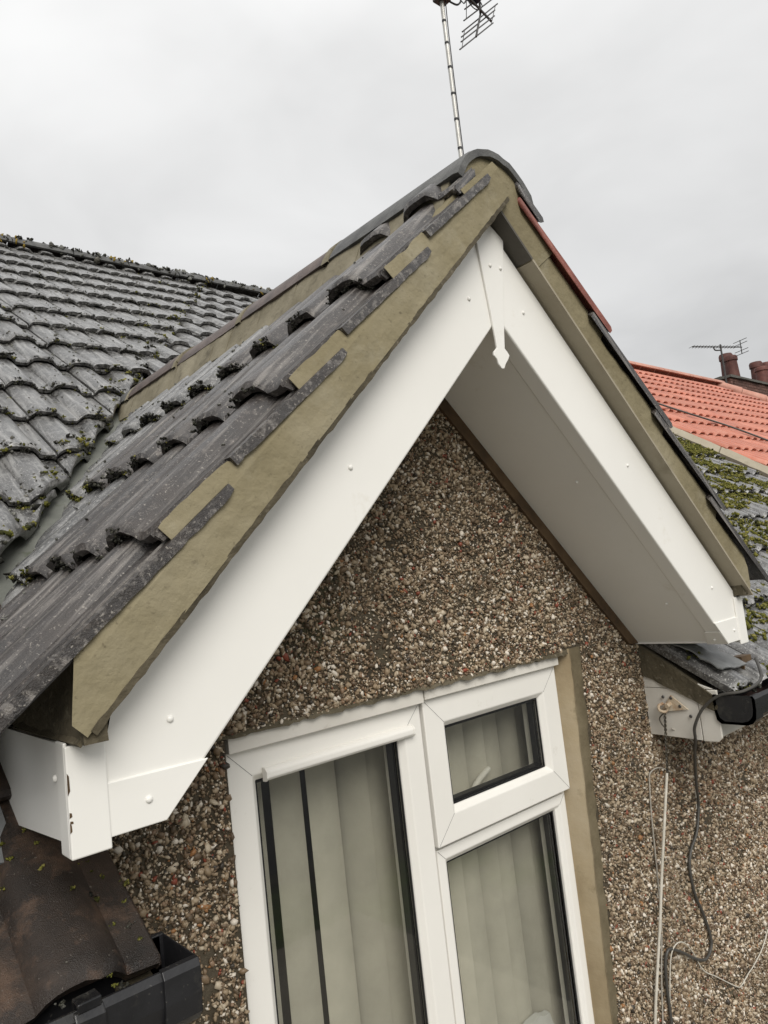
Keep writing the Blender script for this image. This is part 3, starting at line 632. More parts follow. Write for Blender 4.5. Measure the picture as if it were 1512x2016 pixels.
# -- main roof
mb = MB(); yE = 1.06
mb.prism([(-6.2, yE, zmain(yE)-.062), (XL-.012, yE, zmain(yE)-.062), (XL-.012, 1.73, zmain(1.73)-.014), (-6.2, 1.73, zmain(1.73)-.014)], (0, 0, -.02)); mb.prism([(-6.2, 1.7305, zmain(1.73)-.014), (XL-.012, 1.7305, zmain(1.73)-.014), (1.28, 3.0, zmain(3.0)-.012), (1.28, YR, zmain(YR)-.012), (-6.2, YR, zmain(YR)-.012)], (0, 0, -.02))
mb.prism([(XR+.012, yE, zmain(yE)-.012), (XP-.03, yE, zmain(yE)-.012), (XP-.03, YR, zmain(YR)-.012), (1.285, YR, zmain(YR)-.012), (1.285, 3.0, zmain(3.0)-.012), (XR+.012, 1.73, zmain(1.73)-.012)], (0, 0, -.02))
mb.prism([(-6.2, YR+.005, zmain(YR)-.012), (XP-.03, YR+.005, zmain(YR)-.012), (XP-.03, 10.9, zmain(YR)-.012-MP*(10.9-YR)), (-6.2, 10.9, zmain(YR)-.012-MP*(10.9-YR))], (0, 0, -.02))
main_roof = link('main_roof', mb.mesh('main_roof'), felt_m, house)
fld = Field(main_roof); VM = (0, -CM, -SM); NM = (0, -SM, CM); UM = (-1, 0, 0); GM = .3345
nrow = 18; YEV = 1.03; tilepos = []
for r_ in range(nrow):
    yt = YEV+r_*GM*CM
    if yt > YR-.03: break
    for side in (-1, 1):
        for c in range(19):
            x = (XL-c*TW) if side < 0 else (XR+(c+1)*TW)
            if side < 0 and r_ >= 3: x = XL-(c-14)*TW
            if side > 0 and x > XP-.02: continue
            if side > 0 and r_ >= 3 : pass
            if x < -6: continue
            sh = random.uniform(-.005, .005); o = Vector((x, yt, zmain(yt)))-Vector(VM)*(TL+sh)+Vector(NM)*(random.uniform(0, .004)-((.042, .042, .02)[r_] if side < 0 and r_ < 3 else 0))
            M = frame(o, UM, VM, NM) @ Matrix.Rotation(random.uniform(-.008, .008), 4, 'Z')
            pl = [((XC, YR-.02, 0), (0, -1, 0))]
            if r_ >= 3: pl.append((off(VP0, VN, -.030), -VN) if side < 0 else (off(VPR, VNR, -.030), -VNR))
            else: pl.append(((XL, 0, 0), (-1, 0, 0)) if side < 0 else ((XR, 0, 0), (1, 0, 0)))
            pc = px((x-.16, yt, zmain(yt)+.06))
            if side < 0: vis = pc[0] < 640 and not (560 < pc[0] and pc[1] > 700)
            else: vis = pc[0] > 1200 and pc[1] > 700
            if side < 0 and x > 5: continue
            var = T_wet if (r_ < 3 and side < 0) else T_main
            o = fld.put(var, COARSE, M, pl, visible=vis)
            if vis and o: tilepos.append((side, r_, M, o))
    if side > 0 and r_ >= 3:
        # fill between the valley and the eave end on the right
        for c in range(3):
            x = XR-c*TW
            o = Vector((x, yt, zmain(yt)))-Vector(VM)*TL
            M = frame(o, UM, VM, NM)
            fld.put(T_main, COARSE, M, [((XC, YR-.02, 0), (0, -1, 0)), (off(VPR, VNR, -.030), -VNR)], visible=False)
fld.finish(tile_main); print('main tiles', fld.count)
x = -6.1; i = 0
while x < XP-.1:
    x1 = min(x+.45, XP); ridge_tile('ridge_tile', x, x1-.008, ridge_grey, main_roof, .115+random.uniform(-.004, .004), YR, zmain(YR)+.015, 'x', 30+i, 18); x = x1; i += 1
# valley lead
for s, P0, VV in ((-1, VP0, VN), (1, VPR, VNR)):
    mb = MB(); rows = []
    for k in range(41):
        y = 1.30+(3.05-1.30)*k/40; x = 1.292+.714*(y-3); x = x if s < 0 else 2*XC-x; zc = zmain(y)
        for d in (-.15, -.062, 0, .062, .13):
            q = Vector((x, y, 0))+VV*d
            zd = ZD-abs(XC-q.x)*TP-.004 if d > 0 else zmain(q.y)-.004
            if abs(d) < .01: zd += .004
            rows.append((q.x, q.y, zd+.006+.003*noise.noise(Vector((q.x*9, q.y*9, s)))))
    mb.add(rows, [(k*5+i, k*5+i+1, k*5+i+6, k*5+i+5) for k in range(40) for i in range(4)])
    link('valley_lining', mb.mesh('valley_lining', True), valley_m, main_roof)
# ------------------------------------------------------------------ eaves beside the dormer
PROF_ = [(.962, -.438), (.957, -.447), (.9575, -.478), (.962, -.498), (.974, -.511), (.992, -.516), (1.052, -.516), (1.064, -.506), (1.068, -.490), (1.068, -.438)]
def gutter(x0, x1, end_x, label, dz=0):
    PROF = [(y, z+dz) for y, z in PROF_]
    inner = [(y+(.004 if y < 1.0 else -.004), z+.004) for y, z in PROF[1:-1]]
    mb = MB(); poly = PROF+[(1.064, -.438+dz)]+inner[::-1]+[(.966, -.438+dz)]
    mb.yz(poly, x0, x1); gt = link('gutter', mb.mesh('gutter'), black_m, house, label=label)
    q = [(y+(-.006 if y < 1.0 else .006), z-(.005 if z-dz < -.497 else -.002)) for y, z in PROF]
    mb = MB(); d = .05 if end_x > x0+.1 else -.05
    mb.yz(q, end_x-d, end_x-d*.85); mb2 = MB()
    mb2.yz([*q, (1.064, -.436+dz), *inner[::-1], (.967, -.436+dz)], min(end_x, end_x-d), max(end_x, end_x-d)); mb2.yz(q, end_x-.002 if d > 0 else end_x, end_x if d > 0 else end_x+.002)
    link('stop_end', mb2.mesh('stop_end'), black_m, gt, bevel=.003)
    return gt
gl_ = gutter(-6.1, .423, .430, 'black gutter at the left eave', -.018)
gr_ = gutter(2.165, XP-.02, 2.150, 'black gutter at the right eave')
for gt, xs, dz in ((gl_, (.29, -.62, -1.5, -2.4), -.018), (gr_, (2.9, 3.8, 4.7, 5.6), 0)):
    PROF = [(y, z+dz) for y, z in PROF_]
    for x in xs:
        mb = MB(); q = [(y+(-.007 if y < 1.0 else .007), z-(.006 if z-dz < -.497 else 0)) for y, z in PROF]
        inn = [(y+(.001 if y < 1 else -.001), z+.0005) for y, z in PROF]
        mb.yz(q+inn[::-1], x-.017, x+.017); mb.box((x-.014, .953, -.440+dz), (x+.014, .976, -.428+dz)); wobble(mb, .002, 40)
        link('gutter_bracket', mb.mesh('gutter_bracket'), black_m, gt, bevel=.002)
# eave box (soffit, fascia, box end)
for s in (-1, 1):
    x0, x1 = (-6.1, XL-.006) if s < 0 else (XR+.004, XP-.02)
    zt_ = -.432 if s > 0 else -.515
    mb = MB(); mb.yz([(1.07, zt_), (1.075, -.565), (1.09, -.575), (YW-.001, -.572), (YW-.001, zt_+.012), (1.2, zt_+.012)], x0, x1)
    ef = link('eave_fascia', mb.mesh('eave_fascia'), upvc_old, house)
    xe = x0 if s > 0 else x1
    if s < 0:
        mb = MB(); gridface(mb, [(xe+.004, 1.06, -.575), (xe+.004, YW-.002, -.575), (xe+.004, YW+.02, zmain(YW)-.035), (xe+.004, 1.05, zmain(1.05)-.040)], 20, 5, (-.05, 0, 0), .004, 28, 3, .003)
        link('verge_mortar', mb.mesh('verge_mortar', True), mortar_dk, main_roof); continue
    a, b = (xe-.006, xe+.002) if s > 0 else (xe-.002, xe+.006)
    mb = MB(); mb.yz([(1.127, -.424), (1.127, -.577), (YW-.002, -.570), (YW-.002, -.424)], a, b); link('box_end', mb.mesh('box_end'), upvc_old, ef, bevel=.0015)
    mb = MB(); mb.yz([(1.062, -.424), (1.066, -.565), (1.080, -.578), (1.125, -.579), (1.125, -.424)], a-.001*s, b); link('box_corner', mb.mesh('box_corner'), upvc_old, ef, bevel=.003)
    mb = MB(); mb.yz([(1.075, -.422), (YW-.002, -.422), (YW-.002, -.345)], a, b); link('box_gusset', mb.mesh('box_gusset'), upvc_old, ef, bevel=.001)
    # verge mortar on top of the box end
    mb = MB(); gridface(mb, [(a-.006*s, 1.045, zmain(1.045)-.030), (a-.006*s, YW+.03, zmain(YW)-.075), (a-.006*s, YW+.06, zmain(YW+.06)+.012), (a-.006*s, 1.03, zmain(1.03)+.010)], 24, 6, (s*.05, 0, 0), .004, 28, 4+s, .003)
    link('verge_mortar', mb.mesh('verge_mortar', True), mortar_dk, main_roof)
# crumpled lead under the right foot of the dormer, slate slip under the left
def crumple(c0, du, dv, nu, nv, amp, seed, name, mat, parent, th=.004):
    mb = MB(); vs = []; c0, du, dv = Vector(c0), Vector(du), Vector(dv); nn = du.cross(dv).normalized()
    for j in range(nv+1):
        for i in range(nu+1):
            a, b = i/nu, j/nv; e = .10*noise.noise(Vector((a*4, seed, 0)))*(1 if j == nv else 0)
            p = c0+du*a+dv*(b*(1+e)); p = p+nn*amp*(noise.noise(p*16+Vector((seed, 0, 0)))+.6*noise.noise(p*37)); vs.append(p)
    w = nu+1; k = len(vs); vs += [p-nn*th for p in vs]
    fs = [(j*w+i, j*w+i+1, (j+1)*w+i+1, (j+1)*w+i) for j in range(nv) for i in range(nu)]; fs += [tuple(q+k for q in f[::-1]) for f in fs]
    ring = [i for i in range(w)]+[j*w+nu for j in range(1, nv+1)]+[nv*w+i for i in range(nu-1, -1, -1)]+[j*w for j in range(nv-1, 0, -1)]; m = len(ring)
    fs += [(ring[i], ring[(i+1) % m], k+ring[(i+1) % m], k+ring[i]) for i in range(m)]
    mb.add(vs, fs); return link(name, mb.mesh(name, True), mat, parent)
crumple((2.165, 1.30, zmain(1.30)+.085), (.0, -.265, -.155), (.16, .0, -.012), 22, 10, .014, 3, 'lead_flashing', lead_m, main_roof)
crumple((.13, 1.30, zmain(1.30)+.018), (.152, .0, -.002), (0, -.093, -.065), 6, 6, .003, 8, 'lead_flashing', lead_m, main_roof)
# loose broken bits on tile beside the lead
mb = MB(); wobble(mb.box((2.33, 1.05, zmain(1.05)+.07), (2.40, 1.12, zmain(1.1)+.075)), .012, 30); link('loose_slip', mb.mesh('loose_slip'), wood_m, main_roof)
# ------------------------------------------------------------------ moss and lichen
def on_tile(M, u, v): return M @ Vector((u, v, TH+RAISE*v+prof(min(u, TW-.01))))
mg, ms, dk, dks, lc, lcs, yl = [], [], [], [], [], [], []
for side, r_, M, o in tilepos:
    nn = Vector((0, -SM, CM))
    wet = r_ < 3 and side < 0
    p0 = M @ Vector((.16, .3, 0)); 
    vd = abs((Vector((p0.x, p0.y, 0))-Vector((VP0[0], VP0[1], 0))).dot(VN)) if side < 0 else 9
    near = max(0, 1-vd/.5)
    green = .5+.5*noise.noise(p0*1.7)
    if side > 0: green = .35+1.1*max(0, 1-abs(p0.x-5.7)/2.0)*(.8+.5*noise.noise(p0*1.1))+.25*noise.noise(p0*3)
    cutlim = (lambda q: (Vector((q.x, q.y, 0))-Vector(off(VP0, VN, -.030))).dot(VN) > .004) if side < 0 else (lambda q: False)
    far = p0.length
    # crust along the tail
    for k in range(46 if far < 5 else 26):
        u_ = random.uniform(.005, .325); q = on_tile(M, u_, TL-random.uniform(-.004, .018))
        if cutlim(q): continue
        if noise.noise(q*9) < -.15 and not near: continue
        s_ = random.uniform(.005, .012)*(1.2 if near else 1)
        (mg if random.random() < (.03+near*.4 if side < 0 else green*.5) else dk).append((q-nn*random.uniform(0, .026), s_*(.8 if side < 0 else 1)))
    # clumps and dots on the face
    for k in range(int((40 if side < 0 else 10)*(1 if far < 5.5 else .5))):
        u_, v_ = random.uniform(.01, .32), random.uniform(.09, TL-.01); q = on_tile(M, u_, v_)
        if cutlim(q) or noise.noise(q*5+Vector((9, 0, 0))) < -.2: continue
        (lc if not wet or random.random() < .3 else dk).append((q, random.uniform(.003, .0075)))
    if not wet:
        for k in range(22 if far < 5 else 10):  # dark clumps set along the pans to make the channels darker
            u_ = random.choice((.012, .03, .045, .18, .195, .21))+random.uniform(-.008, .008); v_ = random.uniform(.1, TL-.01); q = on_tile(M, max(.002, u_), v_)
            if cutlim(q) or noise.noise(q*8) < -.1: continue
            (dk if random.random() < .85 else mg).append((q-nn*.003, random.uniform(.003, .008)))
    if wet and r_ == 0:
        for k in range(70):
            q = on_tile(M, random.uniform(.002, .325), TL)+Vector((0, -random.uniform(0, .03), -random.uniform(.0, .05)))
            if noise.noise(q*14) > .0: (mg if random.random() < .5 else dk).append((q, random.uniform(.003, .008)))
    if near > .2:
        for k in range(int(220*near)):
            u_, v_ = random.uniform(.0, .325), random.uniform(.05, TL); q = on_tile(M, u_, v_)
            if cutlim(q): continue
            d = -(Vector((q.x, q.y, 0))-Vector(off(VP0, VN, -.030))).dot(VN)
            if d < .055+.05*noise.noise(q*9): (mg if random.random() < .5+.5*noise.noise(q*6) else dk).append((q-nn*random.uniform(0, .03), random.uniform(.008, .019)))
    if side > 0:
        for k in range(int(330*max(0, green-.1))):
            u_, v_ = random.uniform(.0, .325), random.uniform(.09, TL); q = on_tile(M, u_, v_)
            if noise.noise(q*4.5)+.3*noise.noise(q*13) > -.10: mg.append((q, random.uniform(.009, .024)))
    if wet:
        for k in range(150):
            u_, v_ = random.uniform(.0, .325), random.uniform(.09, TL); q = on_tile(M, u_, v_)
            if noise.noise(q*7) > .10: (mg if random.random() < .7 else dk).append((q-nn*.001, random.uniform(.003, .008)))
            elif noise.noise(q*23) > .25: lc.append((q, random.uniform(.0012, .0025)))
# along the tails of the dormer tiles, on their backs and at their valley end
for M in dormer_tiles:
    c0 = M @ Vector((.16, .3, 0))
    if c0.x > XC: continue
    if (M @ Vector((.16, TL, 0))).z > ZD-.2: continue
    back = min(1, max(0, (c0.y-1.1)/.8)); vd0 = lambda q: (Vector((q.x, q.y, 0))-Vector(off(VP0, VN, .035))).dot(VN)
    nn = Vector((-SP, 0, CP))
    for k in range(int(70+50*back)):
        u_ = random.uniform(.035, .325); q = on_tile(M, u_, TL-random.uniform(-.003, .010))
        if vd0(q) < 0 or noise.noise(q*11) < -.05-.3*back: continue
        (mg if random.random() < .12*back+(.4 if vd0(q) < .1 else 0) else dk).append((q-nn*random.uniform(0, .026), random.uniform(.0035, .0065+.003*back)))
    for k in range(int(3+26*back)):
        u_, v_ = random.uniform(.01, .32), random.uniform(.09, TL-.01); q = on_tile(M, u_, v_)
        if vd0(q) < 0: continue
        lc.append((q, random.uniform(.002, .0035+.004*back)))
    for k in range(30):
        u_, v_ = random.uniform(.0, .325), random.uniform(.0, TL); q = on_tile(M, u_, v_)
        if 0 < vd0(q) < .03 and noise.noise(q*7) > -.1: (mg if random.random() < .5 else dk).append((q-nn*.004, random.uniform(.005, .013)))
# on the main ridge
for k in range(700):
    x = random.uniform(.8, 6.4); a = R(random.uniform(30, 175)); q = Vector((x, YR-.117*math.cos(a)*-1*-1, zmain(YR)+.015+.117*math.sin(a)))
    q = Vector((x, YR+.117*math.cos(a), zmain(YR)+.015+.117*math.sin(a)))
    nz_ = noise.noise(Vector((x*2.3, 0, 0)))
    if nz_ > .12 and random.random() < .4: yl.append((q, random.uniform(.008, .02)))
    else: (dk if random.random() < .6 else lc).append((q, random.uniform(.008, .026)))
def blob_part(name, items, mat, parent, flat=.75, j=.3, smooth=False, coarse=False):
    if not items: return
    C = [tuple(p) for p, s_ in items]; Z = [(s_*random.uniform(.8, 1.4), s_*random.uniform(.8, 1.3), s_*flat*random.uniform(.6, 1.1)) for p, s_ in items]
    link(name, blobs(name, C, Z, j, smooth=smooth, coarse=coarse), mat, parent, kind='stuff')
# each moss cushion is a handful of small lumps
def cushion(items, k):
    out = []
    for p, s_ in items:
        for i in range(k): out.append((p+Vector((random.gauss(0, s_*.5), random.gauss(0, s_*.5), random.gauss(0, s_*.22))), s_*random.uniform(.26, .55)))
    return out
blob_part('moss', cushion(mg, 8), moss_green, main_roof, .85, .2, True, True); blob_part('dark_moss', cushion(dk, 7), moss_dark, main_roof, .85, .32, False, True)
blob_part('lichen', lc, lichen_m, main_roof, .45, .15); blob_part('yellow_lichen', yl, lichen_y, main_roof, .4)
print('moss', len(mg), len(dk), len(lc))
# ------------------------------------------------------------------ window (part of the house)

def rect_frame(mb, x0, x1, z0, z1, w, y0, y1, ch=0):
    """mitred rectangular frame, front face at y0; ch: chamfer of the inner front edge"""
    def ring(i, y): return [(x0+i, y, z0+i), (x1-i, y, z0+i), (x1-i, y, z1-i), (x0+i, y, z1-i)]
    R_ = [ring(0, y1), ring(0, y0), ring(w-ch, y0), ring(w, y0+ch), ring(w, y1)] if ch else [ring(0, y1), ring(0, y0), ring(w, y0), ring(w, y1)]
    o = len(mb.v); mb.v += [p for r_ in R_ for p in r_]; m = len(R_)
    for k in range(m):
        for i in range(4): mb.f.append((o+k*4+i, o+k*4+(i+1) % 4, o+((k+1) % m)*4+(i+1) % 4, o+((k+1) % m)*4+i))
    return mb
XM = 1.206; ZTR = -.641
mb = MB(); ww0, ww1, wt = .682, 1.742, -.240
rect_frame(mb, ww0, ww1, WZ0+.02, wt, .052, YF+.012, YF+.075)
mb.box((XM-.022, YF+.0125, WZ0+.07), (XM+.022, YF+.07, wt-.05)); mb.box((XM+.022, YF+.013, ZTR-.022), (ww1-.05, YF+.07, ZTR+.020))
window = link('window', mb.mesh('window'), frame_m, house, bevel=.002)
def light(name, x0, x1, z0, z1, w, proud, mitre=True):
    y0 = YF+.012-proud; mb = MB(); rect_frame(mb, x0, x1, z0, z1, w, y0, YF+.06, .014)
    o = link(name, mb.mesh(name), frame_m, window, bevel=.0025)
    a, b, c, d = x0+w, x1-w, z0+w, z1-w
    mb = MB()                                      # mitre joints, hairlines
    for (xa, za), (xb, zb) in (((x0, z1), (a-.014, d+.014)), ((x0, z0), (a-.014, c-.014)), ((x1, z0), (b+.014, c-.014)), ((x1, z1), (b+.014, d+.014))):
        t_ = Vector((xb-xa, 0, zb-za)).normalized(); q = Vector((-t_.z, 0, t_.x))*.0004
        A, B = Vector((xa, y0-.0003, za))+t_*.004, Vector((xb, y0-.0003, zb)); mb.add([A-q, B-q, B+q, A+q], [(0, 1, 2, 3)])
    link('mitre_joint', mb.mesh('mitre_joint'), gasket_m, o)
    mb = MB(); rect_frame(mb, a+.0005, b-.0005, c+.0005, d-.0005, .0035, y0+.016, y0+.020); link('gasket', mb.mesh('gasket'), gasket_m, o)
    mb = MB(); rect_frame(mb, a-.004, b+.004, c-.004, d+.004, .013, y0+.026, y0+.048); link('spacer_bar', mb.mesh('spacer_bar'), gasket_m, o)
    mb = MB().box((a-.003, y0+.0205, c-.003), (b+.003, y0+.0245, d+.003)); link('pane', mb.mesh('pane'), glass_m, o)
    return o
ls = light('sash', ww0+.002, XM-.004, WZ0+.03, -.292, .068, .022)
rs = light('sash', XM+.004, ww1-.004, ZTR+.008, -.287, .078, .026)
rl = light('fixed_light', XM+.012, ww1-.012, WZ0+.04, ZTR-.004, .040, .008)
# black strips painting in the shadow gaps round the opening lights
mb = MB(); rect_frame(mb, ww0+.0005, XM-.0015, WZ0+.028, -.2895, .004, YF+.0095, YF+.0118); rect_frame(mb, XM+.0012, ww1-.0025, ZTR+.005, -.2840, .004, YF+.0090, YF+.0117)
link('sash_shadow_gap', mb.mesh('sash_shadow_gap'), gasket_m, window)
for a_, b_, z_ in ((ww0+.001, XM-.003, -.2905), (XM+.001, ww1-.001, -.2855)):
    mb = MB().box((a_, YW+.006, z_), (b_, YF+.0118, z_+.034)); link('head_trim', mb.mesh('head_trim'), upvc_old, window, bevel=.001)
# trickle vent over the left light
mb = MB(); vp = [(0, 0), (-.010, .0005), (-.017, .007), (-.017, .019), (-.010, .026), (0, .027)]
yv = YF-.0105
mb.yz([(yv+a, -.362+b) for a, b in vp], .762, 1.163); tv = link('trickle_vent', mb.mesh('trickle_vent'), frame_m, window, bevel=.003)
for x in (.7605, 1.1615):
    mb = MB(); mb.yz([(yv+a*1.08, -.363+b*1.06) for a, b in vp], x, x+.005); link('end_cap', mb.mesh('end_cap'), frame_m, tv, bevel=.001)
# inside handle on the top light, seen through the pane
def handle(x, z, dx, dz):
    mb = MB(); mb.box((x-.012, YF+.072, z-.018), (x+.012, YF+.082, z+.018)); mb.tube(spline([(x, YF+.082, z), (x+dx*.15, YF+.105, z+dz*.15), (x+dx*.5, YF+.112, z+dz*.55), (x+dx, YF+.110, z+dz)], 5), [.008]*5+[.0085]*5+[.009]*5+[.007], 10)
    link('window_handle', mb.mesh('window_handle', True), frame_m, window)
handle(1.452, -.596, .095, .052); handle(1.145, -1.10, .004, -.13)
mb = MB().box((WX0+.02, YF+.08, WZ0-.02), (WX1-.02, 1.66, WZ0+.005)); link('inner_sill', mb.mesh('inner_sill'), frame_m, window)
# the room behind
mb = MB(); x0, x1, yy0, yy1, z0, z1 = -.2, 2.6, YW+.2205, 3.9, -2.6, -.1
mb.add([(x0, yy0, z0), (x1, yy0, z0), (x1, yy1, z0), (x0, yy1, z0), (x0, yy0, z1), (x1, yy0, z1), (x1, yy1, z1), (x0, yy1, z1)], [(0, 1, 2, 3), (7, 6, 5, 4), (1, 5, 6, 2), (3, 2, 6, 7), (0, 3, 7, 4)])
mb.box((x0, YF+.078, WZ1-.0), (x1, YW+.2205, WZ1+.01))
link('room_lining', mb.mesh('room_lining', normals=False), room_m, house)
# ------------------------------------------------------------------ vertical blind (hangs in the window)
blind = thing('vertical_blind', (1.22, 1.47, -1.58), 'pale vertical slat blind hanging behind the window panes', 'blind')
mb = MB().box((.70, 1.455, -.325), (1.745, 1.490, -.297)); link('head_rail', mb.mesh('head_rail'), frame_m, blind)
xs = [.700, .800, .902, 1.000]+[1.084+.071*k for k in range(11)]
for i, x in enumerate(xs):
    ang = R((6, 4, 3, 0)[i] if i < 4 else -(8 if i % 2 else 34)-random.uniform(-5, 5)); w = .084/2; mb = MB(); n = 5; vs = []
    for z in np.linspace(-1.575, -.327, 7):
        for k in range(n+1):
            t_ = -1+2*k/n; cv_ = .011*(1-t_*t_); vs.append((x+w*t_*math.cos(ang)+cv_*math.sin(ang)*0, 1.473+w*t_*math.sin(ang)-cv_, z))
    m_ = len(vs); vs += [(a, b+.0012, c) for a, b, c in vs]; q = n+1
    fs = [(j*q+k, j*q+k+1, (j+1)*q+k+1, (j+1)*q+k) for j in range(6) for k in range(n)]; fs += [tuple(m_+t_ for t_ in f[::-1]) for f in fs]
    ring = [k for k in range(q)]+[j*q+n for j in range(1, 7)]+[6*q+k for k in range(n-1, -1, -1)]+[j*q for j in range(5, 0, -1)]; L_ = len(ring)
    fs += [(ring[k], ring[(k+1) % L_], m_+ring[(k+1) % L_], m_+ring[k]) for k in range(L_)]
    mb.add(vs, fs); link('slat', mb.mesh('slat', True), slat_m, blind)
# cloth lying on the inner sill
mb = MB(); gridface(mb, [(1.40, 1.41, -1.30), (1.68, 1.41, -1.34), (1.66, 1.43, -1.235), (1.44, 1.43, -1.225)], 16, 10, (0, .02, 0), .012, 9, 2, .01)
solo('folded_cloth', wobble(mb, .008, 12), paper_m, (1.54, 1.43, -1.34), 'crumpled white cloth standing on the inner sill behind the lower right pane', 'cloth', smooth=True)
# ------------------------------------------------------------------ bracket, wires and cables at the right eave
XE = 2.155
brk = thing('wire_bracket', (XE, 1.21, -.47), 'rusty triangular eye bracket screwed to the white box end', 'bracket')
mb = MB(); mb.yz([(1.207, -.443), (1.250, -.497), (1.155, -.485)], XE-.0045, XE-.0005); link('plate', mb.mesh('plate'), rust_m, brk, bevel=.001)
mb = MB(); mb.tube(spline([(XE-.004, 1.236, -.470), (XE-.020, 1.242, -.474), (XE-.030, 1.236, -.486), (XE-.020, 1.224, -.492), (XE-.008, 1.222, -.482), (XE-.004, 1.228, -.470)], 6), .0045, 8); mb.tube([(XE-.004, 1.213, -.470), (XE-.026, 1.213, -.474)], .007, 10); link('eye', mb.mesh('eye', True), rust_m, brk)
for y, z in ((1.234, -.450), (1.152, -.505), (1.181, -.476), (1.207, -.452)):
    mb = MB(); mb.dome((XE-.0046 if (y, z) in ((1.181, -.476), (1.207, -.452)) else XE-.0022, y, z), (-1, 0, 0), .0052, .003, 10); link('bolt', mb.mesh('bolt', True), darkmetal, brk)
mb = MB(); nst = 60; A, B = Vector((XE-.018, 1.226, -.490)), Vector((XE-.012, 1.252, -.690))
for ph in (0, math.pi):
    pts = []
    for k in range(nst+1):
        t_ = k/nst; p = A.lerp(B, t_); a = ph+t_*16*math.pi; pts.append(p+Vector((math.cos(a), math.sin(a), 0))*.0024)
    mb.tube(pts, .0022, 6)
mb.tube(spline([(XE-.018, 1.224, -.492), (XE-.018, 1.246, -.512), (XE-.018, 1.243, -.530), (XE-.018, 1.228, -.548)], 6), .002, 6)
solo('twisted_wire', mb, wire_m, (XE, 1.24, -.69), 'dark twisted wire hanging from the rusty eye bracket', 'wire', smooth=True)
def W_(x, z, d=.012): return (x, YW-d, z)
def cable(name, pts, r, mat, label, cat, group=None, n=8):
    mb = MB(); sp = spline(pts, 10); mb.tube(sp, r, n); b = min(sp, key=lambda p: p.z); return solo(name, mb, mat, tuple(b), label, cat, group, True)
cable('white_cord', [(2.138, 1.25, -.682), (2.094, 1.257, -.821), (2.052, 1.265, -.959), (2.014, 1.272, -1.093), (1.974, 1.28, -1.223), (1.94, 1.287, -1.345), (1.90, 1.287, -1.5)], .0042, cordw_m, 'straight white cord hanging from the twisted wire', 'cord')
cable('thin_wire', [(2.21, 1.275, -.70), (2.15, 1.28, -.672), (2.105, 1.285, -.675), (2.095, YW-.012, -.70), (2.082, YW-.010, -.80), (2.072, YW-.010, -.92), (2.06, YW-.010, -1.04), (2.046, YW-.010, -1.13), (2.01, YW-.010, -1.25), (1.975, YW-.01, -1.40), (1.93, YW-.01, -1.53)], .0021, cordt_m, 'thin looped grey wire left of the white cord', 'wire')
cable('grey_cable', [(2.36, 1.02, -.36), (2.26, .972, -.405), (2.17, .985, -.425), (XE-.018, 1.045, -.435), (XE-.02, 1.100, -.475), (XE-.02, 1.134, -.53), (XE-.006, 1.146, -.572), (2.198, 1.18, -.624), (2.253, 1.216, -.688), (2.308, 1.251, -.762), (2.364, 1.283, -.831), (2.36, 1.287, -.871), (2.328, 1.287, -.927), (2.276, 1.287, -.967), (2.254, 1.287, -1.015), (2.262, 1.287, -1.097), (2.296, 1.287, -1.172), (2.318, 1.287, -1.243), (2.313, 1.287, -1.28), (2.271, 1.287, -1.299), (2.211, 1.285, -1.275), (2.143, 1.282, -1.23), (2.071, 1.280, -1.188), (2.046, 1.282, -1.188), (2.032, 1.285, -1.222), (2.027, 1.287, -1.29), (2.024, 1.287, -1.383), (2.01, 1.287, -1.52)], .0046, cordg_m, 'thick grey cable looping from the right gutter down the pebbledash', 'cable')
cable('thin_wire', [(2.15, 1.22, -.545), (2.19, 1.20, -.575), (2.26, 1.21, -.62), (2.34, 1.26, -.70), (2.375, YW-.010, -.78), (2.36, YW-.008, -.86)], .0022, cordt_m, 'thin pale wire curving from the twisted wire to the grey cable', 'wire')
cable('loose_cord', [(2.75, YW-.010, -1.37), (2.66, YW-.012, -1.42), (2.58, YW-.010, -1.448), (2.535, YW-.012, -1.452), (2.475, YW-.010, -1.468), (2.44, YW-.010, -1.455), (2.33, YW-.009, -1.38), (2.25, YW-.010, -1.325), (2.20, YW-.012, -1.25), (2.13, YW-.026, -1.19), (2.085, YW-.024, -1.182), (2.056, YW-.02, -1.215), (2.035, YW-.012, -1.32), (2.015, YW-.01, -1.42), (1.99, YW-.01, -1.53)], .0018, cordw_m, 'thin white cord trailing in a loop at lower right', 'cord')
# ------------------------------------------------------------------ the neighbour's house beyond the party line
nb = thing('neighbouring_house', (11.5, 3.2, -5), 'neighbouring house with a bright orange-red tiled roof', 'house')
mb = MB(); mb.box((XP, YW, -5), (17.6, YW+.2, -.42)); mb.box((17.4, YW+.2, -5), (17.6, 10.2, -.42)); link('wall', mb.mesh('wall'), wallplain, nb)
XH = 13.5; e0 = .05; mb = MB(); yE = 1.02
mb.prism([(XP+.0, yE, zmain(yE)+e0-.012), (XH+4.6, yE, zmain(yE)+e0-.012), (XH, YR, zmain(YR)+e0-.012), (XP+.0, YR, zmain(YR)+e0-.012)], (0, 0, -.02))
mb.prism([(XP, YR+.004, zmain(YR)+e0-.012), (XH, YR+.004, zmain(YR)+e0-.012), (XH+4.6, 10.50, zmain(yE)+e0-.012), (XP, 10.50, zmain(yE)+e0-.012)], (0, 0, -.02))
mb.prism([(XH, YR+.002, zmain(YR)+e0-.013), (XH+4.6, yE+.002, zmain(yE)+e0-.013), (XH+4.6, 10.498, zmain(yE)+e0-.013)], (0, 0, -.02))
roof_n = link('roof', mb.mesh('roof'), tile_redv, nb)
fld = Field(roof_n); HN = Vector((-(YR-yE), -(4.6), 0)).normalized()
